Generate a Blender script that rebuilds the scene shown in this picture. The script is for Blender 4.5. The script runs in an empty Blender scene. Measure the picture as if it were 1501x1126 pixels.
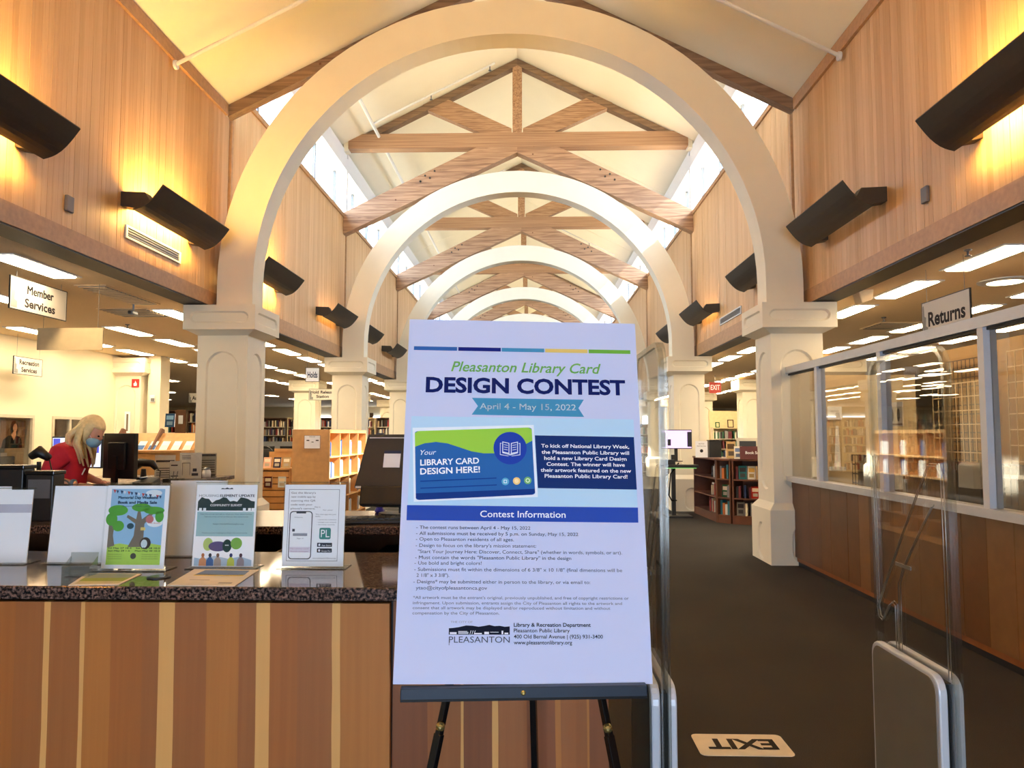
import bpy, bmesh, math, random
from mathutils import Vector, Matrix, Euler
from mathutils.geometry import tessellate_polygon
random.seed(7)
SC = bpy.context.scene
COL = SC.collection

# ------------------------------------------------------------------ camera
cam_d = bpy.data.cameras.new('camera'); cam = bpy.data.objects.new('camera', cam_d); COL.objects.link(cam)
cam_d.sensor_width = 36.0; cam_d.lens = 36.0*1110/1501; cam_d.clip_start = .05; cam_d.clip_end = 400
PITCH = math.atan(74/1110); YAW = math.atan(29.5/1110*math.cos(PITCH))
cam.location = (0, 0, 1.53)
cam.rotation_euler = (math.pi/2+PITCH, 0, YAW)
SC.camera = cam
# ------------------------------------------------------------------ world, sun, exposure
SC.view_settings.view_transform = 'Standard'; SC.view_settings.look = 'None'
SC.view_settings.gamma = 1; SC.view_settings.use_curve_mapping = False
SC.view_settings.exposure = 0.95
W = bpy.data.worlds.new('World'); SC.world = W; W.use_nodes = True
bg = W.node_tree.nodes['Background']; bg.inputs[0].default_value = (.62, .78, 1.0, 1); bg.inputs[1].default_value = 9.5
sun_d = bpy.data.lights.new('sun', 'SUN'); sun_d.energy = 16.0; sun_d.angle = .02; sun_d.color = (1, .95, .86)
sun = bpy.data.objects.new('sun', sun_d); COL.objects.link(sun)
sun.rotation_euler = Vector((1, -.12, .86)).to_track_quat('Z', 'Y').to_euler()
def portal(x, y, z, sx, sy, rot, name='daylight_portal'):
    d = bpy.data.lights.new(name, 'AREA'); d.shape = 'RECTANGLE'; d.size = sx; d.size_y = sy
    o = bpy.data.objects.new(name, d); COL.objects.link(o); o.location = (x, y, z); o.rotation_euler = rot
    d.cycles.is_portal = True
    return o
portal(3.75, 28, 6.74, 1.05, 37, (0, math.radians(90), 0))
portal(-4.36, 28, 6.74, 1.05, 37, (0, math.radians(-90), 0))
portal(-.3, -5.9, 1.25, 4.0, 2.4, (math.radians(90), 0, 0), 'entrance_portal')
try:
    SC.cycles.use_denoising = True
    SC.cycles.max_bounces = 9; SC.cycles.diffuse_bounces = 5; SC.cycles.glossy_bounces = 4
    SC.cycles.transparent_max_bounces = 14; SC.cycles.transmission_bounces = 4
    SC.cycles.caustics_reflective = False; SC.cycles.caustics_refractive = False
    SC.cycles.sample_clamp_indirect = 8
except Exception: pass

# ------------------------------------------------------------------ materials
def lin(c):
    return tuple((x/255/12.92 if x/255 <= .04045 else ((x/255+.055)/1.055)**2.4) for x in c)
def new_mat(name):
    m = bpy.data.materials.new(name); m.use_nodes = True
    return m, m.node_tree.nodes, m.node_tree.links, m.node_tree.nodes['Principled BSDF']
def mat(name, c, rough=.6, metal=0, var=.06, scale=12, bump=0, emis=None, es=0, spec=None):
    m, n, l, b = new_mat(name)
    L = lin(c)
    b.inputs['Roughness'].default_value = rough; b.inputs['Metallic'].default_value = metal
    if spec is not None: b.inputs['Specular IOR Level'].default_value = spec
    tc = n.new('ShaderNodeTexCoord'); nz = n.new('ShaderNodeTexNoise'); nz.inputs['Scale'].default_value = scale; nz.inputs['Detail'].default_value = 3
    l.new(tc.outputs['Object'], nz.inputs['Vector'])
    r = n.new('ShaderNodeValToRGB'); l.new(nz.outputs['Fac'], r.inputs[0])
    r.color_ramp.elements[0].position = .3; r.color_ramp.elements[1].position = .7
    r.color_ramp.elements[0].color = tuple(x*(1-var) for x in L)+(1,); r.color_ramp.elements[1].color = tuple(min(1, x*(1+var)) for x in L)+(1,)
    l.new(r.outputs[0], b.inputs['Base Color'])
    if bump:
        bp = n.new('ShaderNodeBump'); bp.inputs['Strength'].default_value = bump; bp.inputs['Distance'].default_value = .01
        l.new(nz.outputs['Fac'], bp.inputs['Height']); l.new(bp.outputs[0], b.inputs['Normal'])
    if emis:
        b.inputs['Emission Color'].default_value = lin(emis)+(1,); b.inputs['Emission Strength'].default_value = es
    return m
def emit(name, c, s):
    m, n, l, b = new_mat(name); b.inputs['Base Color'].default_value = lin(c)+(1,)
    b.inputs['Emission Color'].default_value = lin(c)+(1,); b.inputs['Emission Strength'].default_value = s
    return m
def wood(name, c1, c2, width=.07, axis='Y', rough=.45, tonal=.5, grain=1.0, obj_random=True, coat=0):
    """boards running vertically; tone per board (world position along axis), grain along Z"""
    m, n, l, b = new_mat(name)
    g = n.new('ShaderNodeNewGeometry'); sp = n.new('ShaderNodeSeparateXYZ'); l.new(g.outputs['Position'], sp.inputs[0])
    d = n.new('ShaderNodeMath'); d.operation = 'DIVIDE'; l.new(sp.outputs[axis], d.inputs[0]); d.inputs[1].default_value = width
    fl = n.new('ShaderNodeMath'); fl.operation = 'FLOOR'; l.new(d.outputs[0], fl.inputs[0])
    sgn = n.new('ShaderNodeMath'); sgn.operation = 'MULTIPLY_ADD'; l.new(sp.outputs['X' if axis == 'Y' else 'Y'], sgn.inputs[0]); sgn.inputs[1].default_value = 0; l.new(fl.outputs[0], sgn.inputs[2])
    wn = n.new('ShaderNodeTexWhiteNoise'); wn.noise_dimensions = '1D'; l.new(sgn.outputs[0], wn.inputs['W'])
    oi = n.new('ShaderNodeObjectInfo')
    mx = n.new('ShaderNodeMix'); mx.data_type = 'FLOAT'; mx.inputs[0].default_value = .5 if obj_random else 0
    l.new(wn.outputs[0], mx.inputs[2]); l.new(oi.outputs['Random'], mx.inputs[3])
    vm = n.new('ShaderNodeVectorMath'); vm.operation = 'MULTIPLY'; l.new(g.outputs['Position'], vm.inputs[0]); vm.inputs[1].default_value = (60, 60, 1.6)
    va = n.new('ShaderNodeVectorMath'); va.operation = 'ADD'; l.new(vm.outputs[0], va.inputs[0]); l.new(wn.outputs[1] if len(wn.outputs) > 1 else vm.outputs[0], va.inputs[1])
    nz = n.new('ShaderNodeTexNoise'); nz.inputs['Scale'].default_value = 1.0; nz.inputs['Detail'].default_value = 4; l.new(va.outputs[0], nz.inputs['Vector'])
    a1 = n.new('ShaderNodeMath'); a1.operation = 'MULTIPLY'; l.new(mx.outputs[0], a1.inputs[0]); a1.inputs[1].default_value = tonal
    a2 = n.new('ShaderNodeMath'); a2.operation = 'MULTIPLY_ADD'; l.new(nz.outputs['Fac'], a2.inputs[0]); a2.inputs[1].default_value = .8*grain; l.new(a1.outputs[0], a2.inputs[2])
    r = n.new('ShaderNodeValToRGB'); l.new(a2.outputs[0], r.inputs[0])
    r.color_ramp.elements[0].position = .26*.8*grain; r.color_ramp.elements[1].position = .74*.8*grain+tonal*.9
    r.color_ramp.elements[0].color = lin(c1)+(1,); r.color_ramp.elements[1].color = lin(c2)+(1,)
    l.new(r.outputs[0], b.inputs['Base Color']); b.inputs['Roughness'].default_value = rough
    if coat: b.inputs['Coat Weight'].default_value = coat; b.inputs['Coat Roughness'].default_value = .2
    return m
def beam_wood(name, c1, c2):
    m, n, l, b = new_mat(name)
    tc = n.new('ShaderNodeTexCoord'); mp = n.new('ShaderNodeMapping'); mp.inputs['Scale'].default_value = (1.5, 6, 14); l.new(tc.outputs['Generated'], mp.inputs[0])
    nz = n.new('ShaderNodeTexNoise'); nz.inputs['Scale'].default_value = 2.5; nz.inputs['Detail'].default_value = 6; nz.inputs['Distortion'].default_value = 1.2; l.new(mp.outputs[0], nz.inputs['Vector'])
    r = n.new('ShaderNodeValToRGB'); l.new(nz.outputs['Fac'], r.inputs[0])
    r.color_ramp.elements[0].position = .35; r.color_ramp.elements[1].position = .62
    r.color_ramp.elements[0].color = lin(c1)+(1,); r.color_ramp.elements[1].color = lin(c2)+(1,)
    vo = n.new('ShaderNodeTexVoronoi'); vo.inputs['Scale'].default_value = 3.2; l.new(tc.outputs['Object'], vo.inputs['Vector'])
    kr = n.new('ShaderNodeValToRGB'); l.new(vo.outputs['Distance'], kr.inputs[0]); kr.color_ramp.elements[0].position = .03; kr.color_ramp.elements[1].position = .075
    kr.color_ramp.elements[0].color = (1, 1, 1, 1); kr.color_ramp.elements[1].color = (0, 0, 0, 1)
    mx = n.new('ShaderNodeMix'); mx.data_type = 'RGBA'; l.new(kr.outputs[0], mx.inputs[0]); l.new(r.outputs[0], mx.inputs[6]); mx.inputs[7].default_value = lin((96, 58, 36))+(1,)
    l.new(mx.outputs[2], b.inputs['Base Color']); b.inputs['Roughness'].default_value = .65
    return m
def granite(name, ro=.06):
    m, n, l, b = new_mat(name)
    g = n.new('ShaderNodeNewGeometry')
    nz = n.new('ShaderNodeTexNoise'); nz.inputs['Scale'].default_value = 110; nz.inputs['Detail'].default_value = 2; l.new(g.outputs['Position'], nz.inputs['Vector'])
    vo = n.new('ShaderNodeTexVoronoi'); vo.inputs['Scale'].default_value = 170; l.new(g.outputs['Position'], vo.inputs['Vector'])
    r = n.new('ShaderNodeValToRGB'); l.new(nz.outputs['Fac'], r.inputs[0]); e = r.color_ramp.elements
    e[0].position = .40; e[0].color = lin((30, 26, 27))+(1,); e[1].position = .62; e[1].color = lin((140, 112, 100))+(1,)
    x = e.new(.5); x.color = lin((84, 68, 62))+(1,)
    mx = n.new('ShaderNodeMix'); mx.data_type = 'RGBA'; mx.blend_type = 'MULTIPLY'; mx.inputs[0].default_value = .55
    bw = n.new('ShaderNodeRGBToBW'); l.new(vo.outputs['Color'], bw.inputs[0]); l.new(r.outputs[0], mx.inputs[6]); l.new(bw.outputs[0], mx.inputs[7]); l.new(mx.outputs[2], b.inputs['Base Color'])
    b.inputs['Roughness'].default_value = ro; b.inputs['Specular IOR Level'].default_value = .7 if ro < .1 else .35
    return m
def carpet(name):
    m, n, l, b = new_mat(name)
    g = n.new('ShaderNodeNewGeometry')
    nz = n.new('ShaderNodeTexNoise'); nz.inputs['Scale'].default_value = 260; nz.inputs['Detail'].default_value = 2; l.new(g.outputs['Position'], nz.inputs['Vector'])
    n2 = n.new('ShaderNodeTexNoise'); n2.inputs['Scale'].default_value = .9; l.new(g.outputs['Position'], n2.inputs['Vector'])
    ad = n.new('ShaderNodeMath'); ad.operation = 'MULTIPLY_ADD'; l.new(n2.outputs['Fac'], ad.inputs[0]); ad.inputs[1].default_value = .35; l.new(nz.outputs['Fac'], ad.inputs[2])
    r = n.new('ShaderNodeValToRGB'); l.new(ad.outputs[0], r.inputs[0]); e = r.color_ramp.elements
    e[0].position = .4; e[0].color = lin((46, 44, 42))+(1,); e[1].position = .9; e[1].color = lin((70, 67, 63))+(1,)
    l.new(r.outputs[0], b.inputs['Base Color']); b.inputs['Roughness'].default_value = .95; b.inputs['Specular IOR Level'].default_value = .1
    bp = n.new('ShaderNodeBump'); bp.inputs['Strength'].default_value = .5; bp.inputs['Distance'].default_value = .004
    l.new(nz.outputs['Fac'], bp.inputs['Height']); l.new(bp.outputs[0], b.inputs['Normal'])
    return m
def glass(name, tint=(1, 1, 1), refl=1.0, base=.0, gl=.0):
    m, n, l, b = new_mat(name); n.remove(b)
    out = [x for x in n if x.type == 'OUTPUT_MATERIAL'][0]
    t = n.new('ShaderNodeBsdfTransparent'); t.inputs[0].default_value = tint+(1,)
    g = n.new('ShaderNodeBsdfGlossy'); g.inputs['Roughness'].default_value = gl
    lw = n.new('ShaderNodeLayerWeight'); lw.inputs[0].default_value = .5
    fr = n.new('ShaderNodeMath'); fr.operation = 'POWER'; l.new(lw.outputs['Facing'], fr.inputs[0]); fr.inputs[1].default_value = 4.0
    mu = n.new('ShaderNodeMath'); mu.operation = 'MULTIPLY_ADD'; mu.inputs[1].default_value = refl; mu.inputs[2].default_value = base; mu.use_clamp = True
    l.new(fr.outputs[0], mu.inputs[0])
    mx = n.new('ShaderNodeMixShader'); l.new(mu.outputs[0], mx.inputs[0]); l.new(t.outputs[0], mx.inputs[1]); l.new(g.outputs[0], mx.inputs[2])
    l.new(mx.outputs[0], out.inputs[0])
    return m

WALLWOOD = wood('fir_boards', (190, 144, 94), (226, 188, 140), .07, 'Y', .5, .5, .6)
TRIMWOOD = mat('fir_trim', (182, 142, 102), .5, var=.12, scale=20)
BEAM = beam_wood('douglas_fir_beam', (134, 100, 76), (180, 144, 112)); BEAMD = beam_wood('darker_fir_beam', (104, 82, 64), (138, 112, 88))
CREAM = mat('cream_plaster', (238, 230, 208), .75, var=.02, scale=3)
CEIL = mat('ceiling_white', (240, 234, 216), .85, var=.015, scale=2)
TILE = mat('aisle_ceiling', (236, 210, 170), .9, var=.03, scale=60, bump=.05)
WALLW = mat('office_wall_paint', (238, 226, 196), .8, var=.02, scale=2)
CARPET = carpet('charcoal_carpet')
GRAN = granite('brown_granite'); GRAN2 = granite('brown_granite_honed', .22)
WHITE = mat('white_metal', (225, 226, 228), .4, var=.02)
ALU = mat('aluminium_frame', (196, 200, 208), .35, .35, var=.03)
DARK = mat('dark_bronze', (50, 44, 36), .5, var=.08, scale=30)
BLACK = mat('black_plastic', (18, 18, 19), .45, var=.1)
BLACKS = mat('black_satin', (12, 12, 13), .25, var=.1)
STEEL = mat('grey_steel', (120, 124, 130), .35, .7, var=.05)
BRASS = mat('brass', (212, 190, 120), .25, .9, var=.03)
PANELW = mat('grey_laminate', (112, 108, 96), .45, var=.03)
LGREY = mat('light_grey_edge', (205, 210, 218), .35, .1, var=.02)
PAPER = mat('white_paper', (248, 250, 255), .7, var=.005)
GLASS = glass('window_glass', (.97, .98, .98), .9, .02)
DGLASS = glass('partition_glass', (.9, .88, .84), 1.0, .06)
ACR = glass('clear_acrylic', (.97, .98, .98), 1.0, .03)
ACRE = glass('acrylic_edge', (.86, .88, .86), .7, .12, .1)
TROFF = emit('fluorescent_diffuser', (255, 230, 190), 17.0)
TROFN = emit('warm_diffuser', (255, 226, 180), 6.0)
SHELFW = mat('shelf_brown', (116, 76, 48), .5, var=.1, scale=10)
LIGHTW = mat('maple_laminate', (206, 158, 100), .45, var=.08, scale=14)
WALNUT = mat('returns_wall_veneer', (136, 78, 34), .4, var=.12, scale=9)

# ------------------------------------------------------------------ mesh helpers
class MB:
    def __init__(s): s.v = []; s.f = []
    def add(s, vs, fs):
        o = len(s.v); s.v += [tuple(p) for p in vs]; s.f += [tuple(i+o for i in f) for f in fs]; return s
    def box(s, x0, x1, y0, y1, z0, z1, M=None):
        vs = [Vector((x, y, z)) for x in (x0, x1) for y in (y0, y1) for z in (z0, z1)]
        if M is not None: vs = [M @ v for v in vs]
        return s.add(vs, [(0, 1, 3, 2), (4, 6, 7, 5), (0, 4, 5, 1), (2, 3, 7, 6), (0, 2, 6, 4), (1, 5, 7, 3)])
    def prism(s, poly, axis, a0, a1, M=None):
        def P(p, a): return Vector({'y': (p[0], a, p[1]), 'x': (a, p[0], p[1]), 'z': (p[0], p[1], a)}[axis])
        n = len(poly); vs = [P(p, a0) for p in poly]+[P(p, a1) for p in poly]
        if M is not None: vs = [M @ v for v in vs]
        area = sum(poly[i][0]*poly[(i+1) % n][1]-poly[(i+1) % n][0]*poly[i][1] for i in range(n))
        pos = area > 0
        if axis == 'y': pos = not pos
        if a1 < a0: pos = not pos
        fs = [tuple(range(n))[::-1], tuple(range(n, 2*n))]+[(i, (i+1) % n, n+(i+1) % n, n+i) for i in range(n)]
        if not pos: fs = [f[::-1] for f in fs]
        return s.add(vs, fs)
    def tube(s, pts, r, n=8, closed=False):
        pts = [Vector(p) for p in pts]; rs = r if isinstance(r, (list, tuple)) else [r]*len(pts)
        rings = []; up = Vector((0, 0, 1)); N = len(pts)
        prev = None
        for i, p in enumerate(pts):
            a = pts[(i-1) % N] if (closed or i > 0) else p; b = pts[(i+1) % N] if (closed or i < N-1) else p
            t = (b-a).normalized()
            if prev is None: u = t.cross(up if abs(t.z) < .9 else Vector((1, 0, 0))).normalized()
            else: u = (prev-t*prev.dot(t)).normalized()
            prev = u; w = t.cross(u)
            rings.append([p+(u*math.cos(2*math.pi*k/n)+w*math.sin(2*math.pi*k/n))*rs[i] for k in range(n)])
        vs = [q for rg in rings for q in rg]; fs = []
        for i in range(N if closed else N-1):
            j = (i+1) % N
            fs += [(i*n+k, i*n+(k+1) % n, j*n+(k+1) % n, j*n+k) for k in range(n)]
        if not closed: fs += [tuple(range(n))[::-1], tuple(range((N-1)*n, N*n))]
        return s.add(vs, fs)
    def lathe(s, prof, c=(0, 0, 0), n=20, M=None):
        vs = []; fs = []
        for (r, z) in prof:
            for k in range(n):
                a = 2*math.pi*k/n; v = Vector((c[0]+r*math.cos(a), c[1]+r*math.sin(a), c[2]+z)); vs.append(M @ v if M is not None else v)
        for i in range(len(prof)-1):
            fs += [(i*n+k, i*n+(k+1) % n, (i+1)*n+(k+1) % n, (i+1)*n+k) for k in range(n)]
        fs += [tuple(range(n))[::-1], tuple(range((len(prof)-1)*n, len(prof)*n))]
        return s.add(vs, fs)
    def build(s, name, m, parent=None, bevel=0, smooth=False, loc=None, rot=None):
        me = bpy.data.meshes.new(name); me.from_pydata(s.v, [], s.f); me.validate(); me.update()
        if m: me.materials.append(m)
        return link(name, me, parent, bevel, smooth, loc, rot)
def link(name, me, parent=None, bevel=0, smooth=False, loc=None, rot=None):
    o = bpy.data.objects.new(name, me); COL.objects.link(o)
    if parent: o.parent = parent
    if loc: o.location = loc
    if rot: o.rotation_euler = rot
    if smooth:
        for p in me.polygons: p.use_smooth = True
    if bevel:
        b = o.modifiers.new('bevel', 'BEVEL'); b.width = bevel; b.segments = 2; b.limit_method = 'ANGLE'
    return o
def B(name, m, parent, x0, x1, y0, y1, z0, z1, bevel=0, M=None): return MB().box(x0, x1, y0, y1, z0, z1, M).build(name, m, parent, bevel)
def tag(o, label=None, cat=None, group=None, kind=None):
    if label: o['label'] = label
    if cat: o['category'] = cat
    if group: o['group'] = group
    if kind: o['kind'] = kind
    return o
def thing(name, label, cat, loc=(0, 0, 0), rot=(0, 0, 0), group=None):
    o = bpy.data.objects.new(name, None); COL.objects.link(o); o.location = loc; o.rotation_euler = rot if isinstance(rot, (tuple, list, Euler)) else (0, 0, rot)
    o.empty_display_size = .1
    return tag(o, label, cat, group)
def struct(name, loc=(0, 0, 0)):
    o = bpy.data.objects.new(name, None); COL.objects.link(o); o.location = loc; o['kind'] = 'structure'; return o
def S(o): o['kind'] = 'structure'; return o
def stuff(o): o['kind'] = 'stuff'; return o
def copy_tree(o, loc=None, rot=None):
    c = o.copy(); COL.objects.link(c)
    for ch in o.children:
        d = copy_tree(ch); d.parent = c
    if loc is not None: c.location = loc
    if rot is not None: c.rotation_euler = rot
    return c
def text(s, m, parent, x0, x1, y, h=None, bold=0, shear=0, z=.0006, rotz=0, flip=False, name='lettering', cap=.70, vertical=False):
    """flat lettering in the parent's local XY (or XZ when vertical) plane, spanning x0..x1 on the baseline y; h = cap height"""
    c = bpy.data.curves.new(name, 'FONT'); c.body = s; c.size = 1; multi = bold > 0 and 'M' in s; c.offset = 0 if multi else bold; c.shear = shear; c.resolution_u = 3
    t = bpy.data.objects.new('tmp', c); me = bpy.data.meshes.new_from_object(t); bpy.data.objects.remove(t)
    if multi:                                   # heavier strokes by overlaying slightly shifted outlines
        vs = [v.co.copy() for v in me.vertices]; fs = [tuple(p.vertices) for p in me.polygons]; V = []; F = []
        for dx, dy in ((-bold, -bold*.6), (bold, -bold*.6), (-bold, bold*.6), (bold, bold*.6), (0, 0)):
            o_ = len(V); V += [(v.x+dx, v.y+dy, 0) for v in vs]; F += [tuple(i+o_ for i in f) for f in fs]
        me = bpy.data.meshes.new(name); me.from_pydata(V, [], F)
    me.name = name; me.materials.clear(); me.materials.append(m)
    xs = [v.co.x for v in me.vertices]
    if not xs: return None
    a, b = min(xs), max(xs); k = (x1-x0)/(b-a); ky = (h/cap) if h else k
    cr, sr = math.cos(rotz), math.sin(rotz)
    for v in me.vertices:
        px, py = (v.co.x-a)*k, v.co.y*ky
        qx, qy = x0+px*cr-py*sr, y+px*sr+py*cr
        v.co = (qx, -z, qy) if vertical else (qx, qy, z)
    return link(name, me, parent)
def flat(name, m, parent, poly, z=.0003, vertical=False, th=.0002):
    """thin printed patch"""
    if vertical: return MB().prism(poly, 'y', -z, -z+th).build(name, m, parent)
    return MB().prism(poly, 'z', z-th, z).build(name, m, parent)
def rect(x0, y0, x1, y1): return [(x0, y0), (x1, y0), (x1, y1), (x0, y1)]
def ell(cx, cy, rx, ry, n=24): return [(cx+rx*math.cos(2*math.pi*i/n), cy+ry*math.sin(2*math.pi*i/n)) for i in range(n)]
def rrect(x0, y0, x1, y1, r, n=5):
    p = []
    for cx, cy, a in ((x1-r, y0+r, -90), (x1-r, y1-r, 0), (x0+r, y1-r, 90), (x0+r, y0+r, 180)):
        p += [(cx+r*math.cos(math.radians(a+90*i/n)), cy+r*math.sin(math.radians(a+90*i/n))) for i in range(n+1)]
    return p
_ink = {}
def ink(r, g, b):
    k = (r, g, b)
    if k not in _ink: _ink[k] = mat('print_%02x%02x%02x' % k, k, .75, var=.003, spec=.15)
    return _ink[k]
ORD = ['first', 'second', 'third', 'fourth', 'fifth', 'sixth', 'seventh', 'eighth', 'ninth', 'tenth', 'eleventh', 'twelfth', 'thirteenth', 'fourteenth', 'fifteenth', 'sixteenth', 'seventeenth', 'eighteenth', 'nineteenth', 'twentieth', 'twenty-first', 'twenty-second', 'twenty-third', 'twenty-fourth', 'twenty-fifth', 'twenty-sixth', 'twenty-seventh', 'twenty-eighth', 'twenty-ninth', 'thirtieth']

# ------------------------------------------------------------------ the shell
XC = -.305; HW = 3.69; XL, XR = XC-HW, XC+HW
COLY = [9.43+6.25*k for k in range(5)]
YEND = 47.0
S(B('floor', CARPET, None, -24, 24, -6, YEND+.5, -.1, 0))
# aisle ceilings (dropped, flat)
cl = struct('ceiling_left'); B('ceiling_panel', TILE, cl, -24, XL-.02, -6, YEND, 3.16, 3.3)
cr_ = struct('ceiling_right'); B('ceiling_panel', TILE, cr_, XR+.02, 24, -6, YEND, 3.16, 3.3)
# near nave ceiling (low gable) and main nave ceiling
ZE, ZM = 5.84, 7.72
cn = struct('ceiling_front')
for s in (-1, 1):
    x0, x1 = XC+s*HW, XC
    MB().prism([(x0, ZE), (x1, ZE+HW*.5), (x1, ZE+HW*.5+.15), (x0, ZE+.15)], 'y', -6, 9.57).build('sloped_ceiling_panel', CEIL, cn)
cm = struct('ceiling_nave')
for s in (-1, 1):
    x0, x1 = XC+s*(HW+.3), XC
    MB().prism([(x0, ZM-.15), (x1, ZM+HW*.5), (x1, ZM+HW*.5+.2), (x0, ZM+.05)], 'y', 9.72, YEND).build('sloped_ceiling_panel', CEIL, cm)
    for yb in [9.8+3.12*k for k in range(12)]:
        MB().prism([(x0, ZM-.16), (x1, ZM+HW*.5-.01), (x1, ZM+HW*.5), (x0, ZM-.15)], 'y', yb, yb+.04).build('ceiling_seam', CEIL, cm)
# step wall between low and high ceiling
S(MB().prism([(XL-.3, ZE+.15), (XC, ZE+.15+HW*.5), (XR+.3, ZE+.15), (XR+.3, ZM+.1), (XC, ZM+HW*.5+.1), (XL-.3, ZM+.1)], 'y', 9.60, 9.72).build('wall_step', CEIL))
# wood clad nave walls
def nave_wall(side):
    s = -1 if side == 'left' else 1
    X = XC+s*HW                       # face plane
    w = struct('wall_'+side)
    def bx(n, m, a, b, y0, y1, z0, z1, **k):   # a,b = distance out from the face plane
        xa, xb = sorted((X+s*a, X+s*b)); return B(n, m, w, xa, xb, y0, y1, z0, z1, **k)
    bx('wall_core', CREAM, .03, .26, -6, 9.72, 3.13, ZE+.05)
    bx('wall_core', CREAM, .03, .26, 9.72, YEND, 3.13, 6.19)
    # individual boards on the near bay
    y = 4.9
    first = MB().box(0, .03, .0015, .0685, 3.30, ZE-.15).build('board', WALLWOOD, w, loc=(min(X, X+s*.03), y, 0))
    k = 1
    while y+.07*(k+1) < 9.72:
        c = first.copy(); COL.objects.link(c); c.location = (min(X, X+s*.03)-s*random.choice((0, .001, .002)), y+.07*k, 0); k += 1
    m = MB(); yy = -6
    while yy < 4.88:
        m.box(min(X, X+s*.03), max(X, X+s*.03), yy, yy+.067, 3.30, ZE-.15); yy += .07
    stuff(m.build('board_row', WALLWOOD, w))
    for i in range(7):
        y0 = 9.78+6.25*i-(0 if i == 0 else .05); y1 = min(9.72+6.25*(i+1)-.08, YEND)
        m = MB(); yy = y0
        while yy+.067 < y1:
            o = random.choice((0, .0015, .003)); m.box(min(X-s*o, X+s*.03), max(X-s*o, X+s*.03), yy, yy+.066, 3.36, 6.12); yy += .07
        if y1-y0 > .3: stuff(m.build('board_row', WALLWOOD, w))
        bx('corner_board', TRIMWOOD, -.02, .03, y0-.07, y0-.01, 3.14, 6.12)
    bx('fascia_board', TRIMWOOD, -.015, .03, -6, 9.72, 3.13, 3.30)
    bx('fascia_board', TRIMWOOD, -.015, .03, 9.72, YEND, 3.13, 3.36)
    bx('top_trim', TRIMWOOD, -.035, .03, -6, 9.54, ZE-.15, ZE)
    bx('sill_trim', TRIMWOOD, -.03, .30, 9.78, YEND, 6.12, 6.20)
    bx('soffit_edge', DARK, -.005, .26, -6, YEND, 3.115, 3.13)
    return w
nave_wall('left'); nave_wall('right')
# clerestory windows
n = 0
for s in (-1, 1):
    X = XC+s*HW
    for i in range(6):
        n += 1; w = struct('window_%d' % n)
        y0 = 9.78+6.25*i; y1 = min(y0+6.17, YEND)
        xi, xo = X+s*.24, X+s*.30; a, b = min(xi, xo), max(xi, xo)
        B('window_head', WHITE, w, min(X, X+s*.3), max(X, X+s*.3), y0, y1, 7.22, 7.62)
        B('bottom_rail', ALU, w, a, b, y0, y1, 6.20, 6.25)
        B('pier', WHITE, w, min(X, X+s*.3), max(X, X+s*.3), y1-.02, y1+.10, 6.2, 7.5)
        for k in range(5):
            yk = y0+(y1-y0)*k/4; B('mullion', STEEL, w, a, b, yk-.035, yk+.035, 6.25, 7.22)
        for k in range(4):
            yk = y0+(y1-y0)*k/4; B('pane', GLASS, w, (a+b)/2-.003, (a+b)/2+.003, yk+.035, yk+(y1-y0)/4-.035, 6.25, 7.22)
        B('exterior_canopy', CREAM, w, min(X+s*.3, X+s*.34), max(X+s*.3, X+s*.34), y0, y1, 7.22, 7.7)
# end wall of the nave, outer walls
S(B('wall_back', CREAM, None, -24, 24, YEND, YEND+.2, 0, 11))
S(B('wall_far_left', CREAM, None, -24.2, -24, -6, YEND, 0, 3.3))
S(B('wall_far_right', CREAM, None, 24, 24.2, -6, YEND, 0, 3.3))
we = struct('wall_entrance')
B('wall_core', CREAM, we, -24, -2.3, -6.15, -6, 0, 3.3); B('wall_core', CREAM, we, 1.7, 24, -6.15, -6, 0, 3.3)
B('wall_core', CREAM, we, -5, 4.4, -6.15, -6, 3.3, 7.8)
B('wall_core', CREAM, we, -2.3, 1.7, -6.15, -6, 2.45, 3.3)

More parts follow.
